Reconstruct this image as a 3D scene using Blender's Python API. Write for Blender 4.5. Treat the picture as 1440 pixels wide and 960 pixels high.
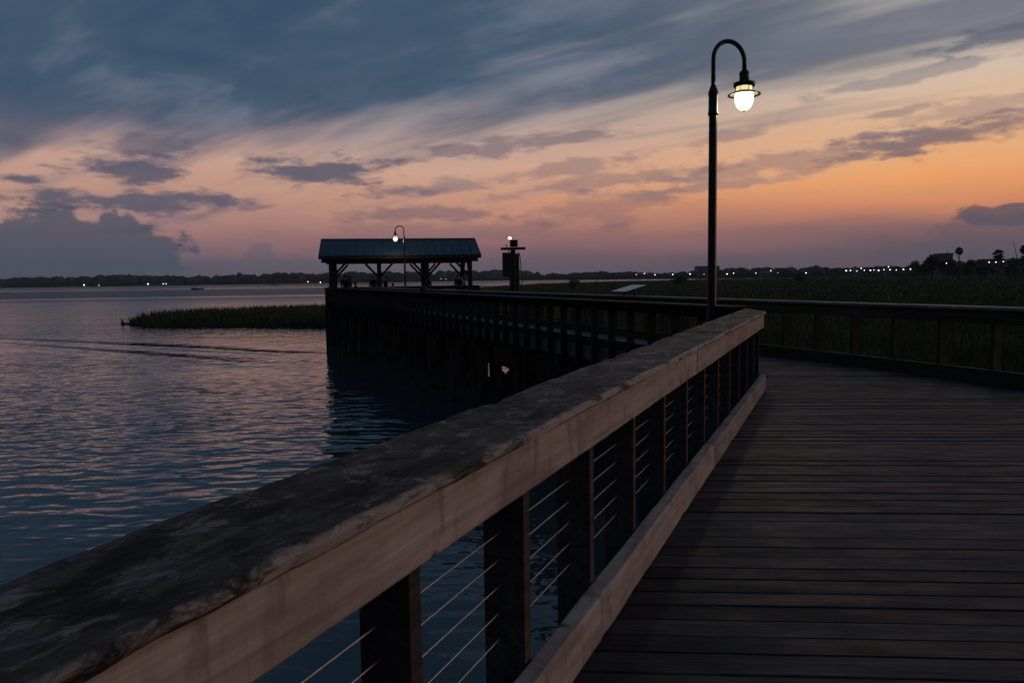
import bpy, bmesh, math, random
import numpy as np
from mathutils import Vector, Matrix, noise as mnoise

random.seed(7)
rng = np.random.default_rng(11)
S = bpy.context.scene
for o in list(bpy.data.objects):
    bpy.data.objects.remove(o)
COL = S.collection
R = math.radians

# ------------------------------------------------------------------ camera
F = 1060.0                      # focal length in photo pixels (1440 wide)
WATER, DECK, EYE = 0.0, 2.75, 4.20
PITCH, ROLL = R(4.80), R(0.85)
cam = bpy.data.cameras.new('Camera')
cam_ob = bpy.data.objects.new('Camera', cam)
COL.objects.link(cam_ob)
cam.sensor_width = 36.0
cam.lens = 36.0 * F / 1440.0
cam.clip_start = 0.05
cam.clip_end = 30000
cam_ob.location = (0, 0, EYE)
CM = Matrix.Rotation(R(90) - PITCH, 3, 'X') @ Matrix.Rotation(-ROLL, 3, 'Z')
cam_ob.rotation_euler = CM.to_euler()
S.camera = cam_ob


def ray(px, py):
    return (CM @ Vector(((px - 720) / F, (480 - py) / F, -1))).normalized()


def at_z(px, py, z):
    d = ray(px, py)
    return Vector((0, 0, EYE)) + d * ((z - EYE) / d.z)


def at_y(px, py, y):
    d = ray(px, py)
    return Vector((0, 0, EYE)) + d * (y / d.y)


# ------------------------------------------------------------------ colour helpers
def lin(c):
    return tuple(((v / 255) / 12.92 if v / 255 <= .04045 else ((v / 255 + .055) / 1.055) ** 2.4) for v in c)


S.view_settings.view_transform = 'Standard'
S.view_settings.look = 'None'
S.view_settings.exposure = 0.0
S.view_settings.gamma = 1.0
S.render.engine = 'CYCLES'
S.cycles.max_bounces = 5
S.cycles.diffuse_bounces = 2
S.cycles.glossy_bounces = 3
S.cycles.transmission_bounces = 1
S.cycles.caustics_reflective = False
S.cycles.caustics_refractive = False

# ------------------------------------------------------------------ world: dusk sky
W = bpy.data.worlds.new('World')
S.world = W
W.use_nodes = True
W.cycles.sampling_method = 'MANUAL'
W.cycles.sample_map_resolution = 512
nt = W.node_tree
nt.nodes.clear()


class G:
    """tiny node-expression helper"""
    def __init__(s, t): s.t = t
    def n(s, typ, **kw):
        nd = s.t.nodes.new(typ)
        for k, v in kw.items(): setattr(nd, k, v)
        return nd
    def put(s, sock, v):
        if isinstance(v, bpy.types.NodeSocket): s.t.links.new(v, sock)
        else: sock.default_value = v
    def m(s, op, a, b=0.0, c=0.0, clamp=False):
        nd = s.n('ShaderNodeMath', operation=op); nd.use_clamp = clamp
        s.put(nd.inputs[0], a); s.put(nd.inputs[1], b); s.put(nd.inputs[2], c)
        return nd.outputs[0]
    def xyz(s, x, y, z):
        nd = s.n('ShaderNodeCombineXYZ')
        for i, v in enumerate((x, y, z)): s.put(nd.inputs[i], v)
        return nd.outputs[0]
    def sep(s, v):
        nd = s.n('ShaderNodeSeparateXYZ'); s.put(nd.inputs[0], v); return nd.outputs
    def vec(s, op, a, b):
        nd = s.n('ShaderNodeVectorMath', operation=op)
        s.put(nd.inputs[0], a); s.put(nd.inputs[1], b); return nd.outputs[0]
    def smooth(s, v, lo, hi, a=0.0, b=1.0):
        nd = s.n('ShaderNodeMapRange', interpolation_type='SMOOTHSTEP')
        s.put(nd.inputs[0], v); s.put(nd.inputs[1], lo); s.put(nd.inputs[2], hi)
        s.put(nd.inputs[3], a); s.put(nd.inputs[4], b); return nd.outputs[0]
    def noise(s, v, scale=1.0, detail=4.0, rough=.5, dist=0.0):
        nd = s.n('ShaderNodeTexNoise'); s.put(nd.inputs['Vector'], v)
        nd.inputs['Scale'].default_value = scale; nd.inputs['Detail'].default_value = detail
        nd.inputs['Roughness'].default_value = rough; nd.inputs['Distortion'].default_value = dist
        return nd.outputs['Fac']
    def ramp(s, v, stops, interp='LINEAR'):
        nd = s.n('ShaderNodeValToRGB'); s.put(nd.inputs[0], v)
        e = nd.color_ramp.elements; nd.color_ramp.interpolation = interp
        while len(e) > 1: e.remove(e[-1])
        e[0].position = stops[0][0]; e[0].color = (*stops[0][1], 1)
        for p, c in stops[1:]:
            x = e.new(p); x.color = (*c, 1)
        return nd.outputs[0]
    def mix(s, f, a, b, blend='MIX'):
        nd = s.n('ShaderNodeMix', data_type='RGBA', blend_type=blend); nd.clamp_factor = True
        s.put(nd.inputs[0], f)
        s.put(nd.inputs[6], a if not isinstance(a, tuple) else (*a[:3], 1))
        s.put(nd.inputs[7], b if not isinstance(b, tuple) else (*b[:3], 1))
        return nd.outputs[2]


g = G(nt)
tc = g.n('ShaderNodeTexCoord')
vdir = tc.outputs['Generated']
dx, dy, dz = g.sep(vdir)
az = g.m('MULTIPLY', g.m('ARCTAN2', dx, dy), 180 / math.pi)
el = g.m('MULTIPLY', g.m('ARCSINE', dz), 180 / math.pi)
ela = g.m('ABSOLUTE', el)
wobble = g.noise(g.xyz(g.m('MULTIPLY', az, .06), g.m('MULTIPLY', el, .35), 3.0), 1.0, 3, .5)
elw = g.m('ADD', ela, g.m('MULTIPLY', g.m('SUBTRACT', wobble, .5), 2.2))
u = g.m('POWER', g.m('DIVIDE', g.m('MAXIMUM', elw, 0.0), 90.0), .5, clamp=True)


def stops(l):
    return [(math.sqrt(e / 90.0), lin(c)) for e, c in l]


skyL = g.ramp(u, stops([(0, (72, 80, 98)), (1.5, (98, 92, 106)), (3.2, (150, 114, 116)), (6, (190, 148, 132)),
                        (8.5, (198, 160, 144)), (10.5, (140, 128, 138)), (13, (76, 93, 115)), (21, (54, 84, 108)), (40, (48, 76, 100)), (90, (36, 60, 84))]))
skyC = g.ramp(u, stops([(0, (82, 80, 96)), (1.5, (114, 94, 104)), (3.2, (156, 112, 110)), (5.5, (200, 146, 122)),
                        (8, (208, 166, 144)), (11, (180, 158, 152)), (15, (116, 126, 142)), (21, (84, 106, 128)), (40, (52, 80, 104)), (90, (36, 60, 84))]))
skyR = g.ramp(u, stops([(0, (90, 82, 94)), (1.5, (104, 90, 98)), (3.0, (142, 104, 102)), (4.6, (216, 142, 102)), (6.8, (240, 166, 106)),
                        (9.5, (226, 180, 142)), (13, (212, 190, 170)), (17, (190, 180, 172)), (23, (134, 142, 150)), (40, (66, 88, 110)), (90, (36, 60, 84))]))
skyB = g.ramp(u, stops([(0, (38, 42, 58)), (4, (44, 48, 66)), (10, (42, 52, 72)), (30, (36, 54, 76)), (90, (36, 60, 84))]))
# azimuth away from the sunset point, which lies a little right of the frame
GLOW = 46.0
daz = g.m('ABSOLUTE', g.m('SUBTRACT', g.m('WRAP', g.m('SUBTRACT', az, GLOW), -180.0, 180.0), 0.0))
# Math WRAP takes (value, max, min)
for nd in nt.nodes:
    if nd.bl_idname == 'ShaderNodeMath' and nd.operation == 'WRAP':
        nd.inputs[1].default_value = 180.0; nd.inputs[2].default_value = -180.0
col = g.mix(g.smooth(daz, 14.0, 50.0), skyR, skyC)
col = g.mix(g.smooth(daz, 42.0, 78.0), col, skyL)
col = g.mix(g.smooth(daz, 82.0, 140.0), col, skyB)

# high streaky cloud deck, projected on a plane overhead
den = g.m('ADD', g.m('MAXIMUM', dz, 0.0), .11)
qx, qy = g.m('DIVIDE', dx, den), g.m('DIVIDE', dy, den)
ca, sa = math.cos(R(-52)), math.sin(R(-52))     # streaks run towards this azimuth
along = g.m('ADD', g.m('MULTIPLY', qx, sa), g.m('MULTIPLY', qy, ca))
across = g.m('SUBTRACT', g.m('MULTIPLY', qx, ca), g.m('MULTIPLY', qy, sa))
p1 = g.xyz(g.m('MULTIPLY', along, .30), g.m('MULTIPLY', across, 1.25), 1.7)
p2 = g.xyz(g.m('MULTIPLY', along, .55), g.m('MULTIPLY', across, 2.7), 5.2)
n1 = g.noise(p1, 1.0, 5, .50, .25)
n2 = g.noise(p2, 1.2, 5, .52, .25)
n3 = g.noise(g.xyz(g.m('MULTIPLY', along, .9), g.m('MULTIPLY', across, 1.6), 9.1), 1.5, 5, .52, .3)
dens = g.m('ADD', g.m('MULTIPLY', n1, .62), g.m('MULTIPLY', n2, .38))
# more cover higher up and away from the glow
cov = g.m('ADD', g.smooth(el, 6.5, 17.0, -.045, .17), g.smooth(daz, 12.0, 80.0, -.135, .085))
cov = g.m('ADD', cov, g.smooth(el, 2.0, 6.0, -.15, 0.0))
deck = g.smooth(g.m('ADD', dens, cov), .46, .64)
cloud_hi = g.ramp(n3, [(.36, lin((48, 76, 100))), (.54, lin((66, 87, 110))), (.72, lin((106, 117, 134)))])
cloud_lo = g.ramp(n3, [(.30, lin((104, 98, 116))), (.6, lin((150, 122, 128))), (.8, lin((190, 152, 146)))])
cloudc = g.mix(g.smooth(el, 4.5, 12.5), cloud_lo, cloud_hi)
cloudc = g.mix(g.m('MULTIPLY', g.smooth(daz, 48.0, 8.0), .42), cloudc, g.mix(g.smooth(el, 3, 11), lin((150, 112, 108)), lin((150, 144, 148))))
col = g.mix(g.m('MULTIPLY', deck, .92), col, cloudc)
wisp = g.smooth(g.m('ADD', n2, g.m('MULTIPLY', g.m('SUBTRACT', n3, .5), .5)), .56, .80)
col = g.mix(g.m('MULTIPLY', g.m('MULTIPLY', wisp, g.smooth(daz, 80.0, 40.0, .08, .26)), g.smooth(el, 3.0, 9.0)), col, lin((196, 178, 176)))

# separate lower clouds: (photo x, y, half width, half height, strength, edge noise, colour)
nzA = g.noise(g.xyz(g.m('MULTIPLY', az, .30), g.m('MULTIPLY', el, .95), 0.0), 1.0, 5, .60)
nzB = g.noise(g.xyz(g.m('MULTIPLY', az, .55), g.m('MULTIPLY', el, .60), 7.0), 1.0, 6, .55)
DKC, WARM = lin((84, 86, 106)), lin((112, 94, 106))
CL = [
    (188, 240, 78, 19, .95, 1.5, DKC), (182, 283, 130, 15, .9, 1.5, DKC), (35, 251, 24, 6, .8, 1.0, DKC), (455, 241, 84, 20, .85, 1.6, DKC),
    (560, 268, 60, 9, .6, 1.4, DKC), (700, 205, 130, 12, .5, 1.6, DKC), (800, 194, 90, 8, .6, 1.3, DKC),
    (600, 300, 110, 10, .55, 1.4, WARM), (345, 293, 16, 6, .5, 1.0, WARM), (205, 205, 60, 12, .55, 1.4, DKC),
    (860, 290, 120, 22, .38, 1.3, WARM), (620, 325, 200, 14, .32, 1.3, WARM),
    (1130, 225, 210, 16, .6, 1.6, lin((128, 108, 118))), (1330, 190, 130, 16, .72, 1.6, lin((112, 100, 112))),
    (1290, 105, 120, 9, .55, 1.4, lin((124, 122, 134))), (1400, 50, 80, 12, .75, 1.4, lin((88, 98, 118))),
    (1240, 162, 60, 6, .5, 1.3, lin((106, 106, 118))), (1030, 190, 60, 9, .5, 1.3, lin((118, 112, 124))),
    (880, 250, 150, 12, .6, 1.5, lin((124, 110, 116))), (1010, 262, 130, 9, .45, 1.5, lin((134, 112, 114))), (1380, 150, 120, 10, .5, 1.5, lin((150, 132, 134))), (640, 262, 110, 10, .45, 1.5, lin((124, 108, 118))),
    (800, 235, 90, 12, .45, 1.4, lin((118, 104, 118))), (185, 325, 42, 5, .7, 1.0, lin((104, 96, 112))),
]
ae = g.xyz(az, el, 0.0)
aet = g.xyz(az, g.m('SUBTRACT', el, g.m('MULTIPLY', az, .10)), 0.0)   # clouds nearer the glow climb to the right


def ellipse(px, py, hw, hh, tilted):
    d0 = ray(px, py)
    a0 = math.degrees(math.atan2(d0.x, d0.y)); e0 = math.degrees(math.asin(d0.z))
    if tilted: e0 -= .10 * a0
    wa, he = math.degrees(hw / F), math.degrees(hh / F)
    nd = g.n('ShaderNodeVectorMath', operation='MULTIPLY_ADD')
    g.put(nd.inputs[0], aet if tilted else ae)
    nd.inputs[1].default_value = (1 / wa, 1 / he, 0); nd.inputs[2].default_value = (-a0 / wa, -e0 / he, 0)
    ln = g.n('ShaderNodeVectorMath', operation='LENGTH'); g.put(ln.inputs[0], nd.outputs[0])
    return ln.outputs['Value']


ragA = g.m('MULTIPLY', g.m('SUBTRACT', nzA, .5), 3.7)
ragB = g.m('ADD', g.m('MULTIPLY', g.m('SUBTRACT', nzB, .5), 1.3), g.m('MULTIPLY', g.m('SUBTRACT', nzA, .5), .7))
groups = {}
for (px, py, hw, hh, st, en, c) in CL:
    key = (0 if px < 640 else 1, round(st / .3), round(sum(c) * 25))
    groups.setdefault(key, []).append((px, py, hw, hh, st, c))
for key, l in groups.items():
    r = None
    for (px, py, hw, hh, st, c) in l:
        e = ellipse(px, py, hw, hh, bool(key[0]))
        r = e if r is None else g.m('MINIMUM', r, e)
    st = sum(q[4] for q in l) / len(l); c = tuple(sum(q[5][k] for q in l) / len(l) for k in range(3))
    col = g.mix(g.m('MULTIPLY', g.smooth(g.m('ADD', r, ragA), 1.25, .42), st), col, c)
# cumulus banks on the horizon
for l, st, c in (([(60, 372, 175, 72), (150, 362, 88, 64)], .85, lin((74, 82, 98))), ([(372, 386, 30, 40), (415, 390, 26, 30), (560, 392, 330, 30)], .5, lin((100, 92, 106))),
                 ([(1435, 299, 75, 13)], .8, lin((84, 82, 96))), ([(1450, 345, 150, 42)], .5, lin((92, 86, 98)))):
    r = None
    for q in l:
        e = ellipse(*q, False); r = e if r is None else g.m('MINIMUM', r, e)
    col = g.mix(g.m('MULTIPLY', g.smooth(g.m('ADD', r, ragB), 1.04, .80), st), col, c)
bg = g.n('ShaderNodeBackground')
nt.links.new(col, bg.inputs[0])
bg.inputs[1].default_value = 1.0
out = g.n('ShaderNodeOutputWorld')
nt.links.new(bg.outputs[0], out.inputs[0])

# afterglow: the sun has just gone down right of the frame
sun = bpy.data.lights.new('sun', 'SUN')
sun.energy = 0.62
sun.color = (1.0, .66, .50)
sun.angle = R(28)
sun_ob = bpy.data.objects.new('sun', sun)
COL.objects.link(sun_ob)
SAZ, SEL = R(76), R(6)
sd = Vector((math.sin(SAZ) * math.cos(SEL), math.cos(SAZ) * math.cos(SEL), math.sin(SEL)))
sun_ob.rotation_euler = sd.to_track_quat('Z', 'Y').to_euler()


# ------------------------------------------------------------------ materials
MATS = {}


def mat(name):
    m = bpy.data.materials.new(name); m.use_nodes = True
    m.node_tree.nodes.clear()
    gg = G(m.node_tree)
    o = gg.n('ShaderNodeOutputMaterial'); b = gg.n('ShaderNodeBsdfPrincipled')
    m.node_tree.links.new(b.outputs[0], o.inputs[0])
    MATS[name] = m
    return m, gg, b


def simple(name, c, rough=.6, metal=0.0, var=.25, scale=6.0, spec=.5):
    m, gg, b = mat(name)
    t = gg.n('ShaderNodeTexCoord')
    n = gg.noise(t.outputs['Object'], scale, 5, .6)
    k = gg.smooth(n, .3, .7, 1 - var, 1 + var)
    cc = gg.mix(1.0, tuple(c), gg.xyz(k, k, k), 'MULTIPLY')
    gg.put(b.inputs['Base Color'], cc)
    b.inputs['Roughness'].default_value = rough
    b.inputs['Metallic'].default_value = metal
    b.inputs['Specular IOR Level'].default_value = spec
    return m


def emis(name, c, strength):
    m, gg, b = mat(name)
    b.inputs['Base Color'].default_value = (*c, 1)
    b.inputs['Emission Color'].default_value = (*c, 1)
    b.inputs['Emission Strength'].default_value = strength
    return m


def wood(name, dark, mid, light, rough=.75, stain=.0, knots=.0, grain=1.0, spec=.35, bump=.25, rnd=.35, wear=False, lo=.36, hi=.64):
    """weathered timber, grain along local X"""
    m, gg, b = mat(name)
    t = gg.n('ShaderNodeTexCoord'); oi = gg.n('ShaderNodeObjectInfo')
    rn = oi.outputs['Random']
    x, y, z = gg.sep(t.outputs['Object'])
    off = gg.m('MULTIPLY', rn, 37.0)
    v = gg.xyz(gg.m('ADD', gg.m('MULTIPLY', x, 1.1 * grain), off), gg.m('MULTIPLY', y, 26 * grain), gg.m('MULTIPLY', z, 26 * grain))
    n1 = gg.noise(v, 1.0, 6, .65, .6)
    v2 = gg.xyz(gg.m('ADD', gg.m('MULTIPLY', x, 2.2), off), gg.m('MULTIPLY', y, 5.0), gg.m('MULTIPLY', z, 5.0))
    n2 = gg.noise(v2, 1.0, 6, .62, .3)
    v3 = gg.xyz(gg.m('ADD', gg.m('MULTIPLY', x, 5.0), off), gg.m('MULTIPLY', y, 120 * grain), gg.m('MULTIPLY', z, 120 * grain))
    n3 = gg.noise(v3, 1.0, 3, .6)
    f = gg.m('ADD', gg.m('MULTIPLY', n1, .5), gg.m('ADD', gg.m('MULTIPLY', n2, .35), gg.m('MULTIPLY', n3, .15)))
    c = gg.ramp(f, [(lo, dark), ((lo + hi) / 2, mid), (hi, light)])
    if stain:
        sv = gg.xyz(gg.m('ADD', gg.m('MULTIPLY', x, 3.2), off), gg.m('MULTIPLY', y, 7.5), gg.m('MULTIPLY', z, 7.5))
        s1 = gg.noise(sv, 1.0, 8, .66, .8)
        c = gg.mix(gg.m('MULTIPLY', gg.smooth(s1, .44, .60), stain), c, tuple(v * .22 for v in dark))
    if knots:
        vo = gg.n('ShaderNodeTexVoronoi'); vo.inputs['Scale'].default_value = 1.0
        gg.put(vo.inputs['Vector'], gg.xyz(gg.m('ADD', gg.m('MULTIPLY', x, 5.2), off), gg.m('MULTIPLY', y, 2.0), gg.m('MULTIPLY', z, 3.4)))
        kd = gg.m('ADD', vo.outputs['Distance'], gg.m('MULTIPLY', gg.m('SUBTRACT', n1, .5), .12))
        c = gg.mix(gg.m('MULTIPLY', gg.smooth(kd, .15, .06), knots), c, tuple(v * .25 for v in dark))
        # vertical weather streaks
        st = gg.noise(gg.xyz(gg.m('ADD', gg.m('MULTIPLY', x, 13), off), 0.0, gg.m('MULTIPLY', z, 2.6)), 1.0, 5, .62, .3)
        c = gg.mix(gg.m('MULTIPLY', gg.smooth(st, .52, .68), .62), c, tuple(v * .62 for v in dark))
        s2 = gg.noise(gg.xyz(gg.m('ADD', gg.m('MULTIPLY', x, 2.6), off), gg.m('MULTIPLY', y, 4), gg.m('MULTIPLY', z, 4.5)), 1.0, 5, .6)
        c = gg.mix(gg.m('MULTIPLY', gg.smooth(s2, .48, .66), .55), c, tuple(v * .75 for v in dark))
    if wear:
        # mottled growth, cross-grain checks and a pale worn inner edge
        b1 = gg.noise(gg.xyz(gg.m('ADD', gg.m('MULTIPLY', x, 9), off), gg.m('MULTIPLY', y, 13), gg.m('MULTIPLY', z, 25)), 1.0, 9, .74, .5)
        c = gg.mix(gg.m('MULTIPLY', gg.smooth(b1, .53, .63), .85), c, tuple(v * 1.7 for v in light))
        c = gg.mix(gg.m('MULTIPLY', gg.smooth(b1, .47, .40), .75), c, tuple(v * .3 for v in dark))
        b2 = gg.noise(gg.xyz(gg.m('ADD', gg.m('MULTIPLY', gg.m('ADD', x, gg.m('MULTIPLY', y, .8)), 30), off), gg.m('MULTIPLY', y, 5), gg.m('MULTIPLY', z, 30)), 1.0, 5, .6, .4)
        c = gg.mix(gg.m('MULTIPLY', gg.smooth(b2, .56, .66), .7), c, tuple(v * .25 for v in dark))
        ed = gg.m('MULTIPLY', gg.smooth(y, -.052, -.070), gg.smooth(gg.m('ADD', n2, gg.m('MULTIPLY', b1, .9)), .78, .98))
        c = gg.mix(gg.m('MULTIPLY', ed, .92), c, (.30, .255, .215))
        f = gg.m('ADD', f, gg.m('MULTIPLY', b1, .8))
    k = gg.smooth(rn, 0.0, 1.0, 1 - rnd, 1 + rnd)
    c = gg.mix(1.0, c, gg.xyz(k, k, k), 'MULTIPLY')
    gg.put(b.inputs['Base Color'], c)
    gg.put(b.inputs['Roughness'], gg.smooth(n2, .3, .7, rough - .15, min(1, rough + .12)))
    b.inputs['Specular IOR Level'].default_value = spec
    bp = gg.n('ShaderNodeBump'); bp.inputs['Strength'].default_value = bump; bp.inputs['Distance'].default_value = .012
    gg.put(bp.inputs['Height'], f)
    m.node_tree.links.new(bp.outputs[0], b.inputs['Normal'])
    return m


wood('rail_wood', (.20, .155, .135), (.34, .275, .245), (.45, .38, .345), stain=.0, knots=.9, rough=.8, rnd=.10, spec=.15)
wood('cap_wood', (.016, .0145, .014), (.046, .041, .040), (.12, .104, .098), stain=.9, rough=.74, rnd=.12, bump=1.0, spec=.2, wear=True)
wood('post_wood', (.018, .015, .013), (.045, .036, .032), (.09, .072, .064), rough=.85, rnd=.2, spec=.15)
wood('deck_wood', (.007, .0068, .007), (.021, .0205, .021), (.050, .048, .048), rough=.62, rnd=.75, bump=.8, stain=.5, spec=.25, grain=1.5, lo=.40, hi=.62)
wood('dark_wood', (.007, .0065, .006), (.017, .0155, .014), (.036, .032, .029), rough=.8, rnd=.25, spec=.2)
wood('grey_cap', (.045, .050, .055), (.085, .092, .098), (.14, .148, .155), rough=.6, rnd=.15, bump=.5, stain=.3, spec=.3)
wood('pile_wood', (.008, .008, .007), (.020, .018, .015), (.04, .036, .03), rough=.85, rnd=.3, spec=.2)
simple('steel', (.17, .165, .165), .45, .85, .15, 30)
simple('black_metal', (.012, .013, .015), .38, .6, .2, 12)
simple('roof_metal', (.010, .034, .052), .5, .3, .25, 1.2)
simple('beam_dark', (.02, .017, .015), .8)
simple('panel_face', (.42, .45, .48), .25, 0, .08, 9)
simple('skin_tone', (.32, .19, .14), .6)
simple('hair_dark', (.012, .009, .007), .6)
simple('hair_light', (.22, .15, .08), .6)
for nm, c in dict(cloth_black=(.012, .012, .014), cloth_olive=(.04, .042, .032), cloth_navy=(.014, .018, .04), cloth_orange=(.36, .12, .06), cloth_purple=(.07, .055, .12),
                  cloth_grey=(.10, .10, .105), cloth_denim=(.02, .026, .045)).items():
    simple(nm, c, .85)
simple('bark', (.035, .028, .022), .9, 0, .3, 3)
simple('leaf_dark', (.018, .028, .012), .7, 0, .5, .8)
simple('palm_leaf', (.020, .032, .014), .6, 0, .4, .8)
simple('far_leaf', (.020, .030, .020), .9, 0, .5, .03)
simple('mud', (.014, .013, .010), .9, 0, .4, .3, .2)
simple('shore_earth', (.05, .05, .04), .9, 0, .3, .02)
simple('house_wall', (.075, .075, .08), .8, 0, .08, .3)
simple('house_roof', (.045, .05, .06), .8, 0, .2, .5)
simple('glass_dark', (.02, .025, .03), .1)
simple('boat_white', (.55, .56, .58), .4, 0, .08, 1)
simple('feather', (.02, .02, .022), .8)
emis('lamp_glass', (1.0, .84, .38), .95)
emis('shore_white', (1.0, .92, .78), 6.0)
emis('shore_orange', (1.0, .45, .18), 6.0)
emis('beacon_white', (1.0, .90, .78), 4.0)
simple('shade_inside', (.035, .034, .030), .5, 0, .05, 9)
# opal globe: glows itself and lets the bulb's light through
m, gg, b = mat('lamp_globe')
tr_ = gg.n('ShaderNodeBsdfTransparent'); em_ = gg.n('ShaderNodeEmission'); ad_ = gg.n('ShaderNodeAddShader')
tr_.inputs[0].default_value = (.85, .85, .85, 1); em_.inputs[0].default_value = (1.0, .90, .66, 1); em_.inputs[1].default_value = 1.45
m.node_tree.links.new(tr_.outputs[0], ad_.inputs[0]); m.node_tree.links.new(em_.outputs[0], ad_.inputs[1])
m.node_tree.links.new(ad_.outputs[0], [n0 for n0 in m.node_tree.nodes if n0.bl_idname == 'ShaderNodeOutputMaterial'][0].inputs[0])

# marsh grass
m, gg, b = mat('grass_blade')
geo = gg.n('ShaderNodeNewGeometry')
x, y, z = gg.sep(geo.outputs['Position'])
n = gg.noise(geo.outputs['Position'], .12, 4, .6)
n2 = gg.noise(geo.outputs['Position'], 3.0, 2, .5)
gg.put(b.inputs['Base Color'], gg.ramp(gg.m('ADD', gg.m('MULTIPLY', n, .7), gg.m('MULTIPLY', n2, .3)), [(.35, (.020, .030, .010)), (.5, (.042, .055, .014)), (.68, (.085, .088, .026))]))
b.inputs['Roughness'].default_value = .7
b.inputs['Specular IOR Level'].default_value = .2

# water: wind ripples of several sizes, calm lanes, an old boat wake
m, gg, b = mat('water')
geo = gg.n('ShaderNodeNewGeometry')
pos = geo.outputs['Position']
x, y, z = gg.sep(pos)
sc = lambda ax, ay, w: gg.xyz(gg.m('MULTIPLY', x, ax), gg.m('MULTIPLY', y, ay), w)
big = gg.noise(sc(.055, .10, 0.0), 1.0, 3, .5)
mid = gg.noise(sc(.50, .95, 2.0), 1.0, 2, .45, .3)
sml = gg.noise(sc(1.35, 2.7, 4.0), 1.0, 1.6, .42, .25)
lanes = gg.noise(sc(.004, .022, 8.0), 1.0, 4, .55, .5)
amp = gg.smooth(lanes, .38, .60, .45, 1.2)
open_w = gg.m('MULTIPLY', gg.smooth(y, 75.0, 260.0), gg.smooth(gg.noise(sc(.0012, .016, 5.0), 1.0, 3, .5, .4), .36, .52))
amp = gg.m('ADD', amp, gg.m('MULTIPLY', open_w, 2.6))
h = gg.m('ADD', gg.m('MULTIPLY', mid, .105), gg.m('MULTIPLY', sml, .050))
h = gg.m('MULTIPLY', h, amp)
h = gg.m('ADD', h, gg.m('MULTIPLY', big, .16))
# wake crest, a long gently bent line on the water (two arms)
wnz = gg.m('MULTIPLY', gg.m('SUBTRACT', gg.noise(sc(.12, .12, 1.0), 1.0, 3, .5), .5), 3.0)
WK = []
for (p, q) in (((0, 483), (390, 515)), ((180, 486), (470, 500))):
    A, B = at_z(*p, 0), at_z(*q, 0)
    WK.append((A, B))
for A, B in WK:
    d = (B - A); L = d.length; d.normalize()
    al = gg.m('ADD', gg.m('MULTIPLY', gg.m('SUBTRACT', x, A.x), d.x), gg.m('MULTIPLY', gg.m('SUBTRACT', y, A.y), d.y))
    ac = gg.m('SUBTRACT', gg.m('MULTIPLY', gg.m('SUBTRACT', y, A.y), d.x), gg.m('MULTIPLY', gg.m('SUBTRACT', x, A.x), d.y))
    ac = gg.m('ADD', ac, gg.m('MULTIPLY', wnz, .35))
    e = gg.m('EXPONENT', gg.m('MULTIPLY', gg.m('MULTIPLY', ac, ac), -.8))
    e = gg.m('MULTIPLY', e, gg.smooth(al, L + 3, L - 8))
    h = gg.m('ADD', h, gg.m('MULTIPLY', e, .15))
bp = gg.n('ShaderNodeBump'); bp.inputs['Strength'].default_value = 1.0; bp.inputs['Distance'].default_value = 1.0
gg.put(bp.inputs['Height'], h)
m.node_tree.links.new(bp.outputs[0], b.inputs['Normal'])
b.inputs['Base Color'].default_value = (.030, .050, .060, 1)
far_r = gg.m('ADD', gg.smooth(y, 30.0, 90.0, .022, .09), gg.m('MULTIPLY', open_w, .30))
gg.put(b.inputs['Roughness'], far_r)
b.inputs['IOR'].default_value = 1.45


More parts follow.
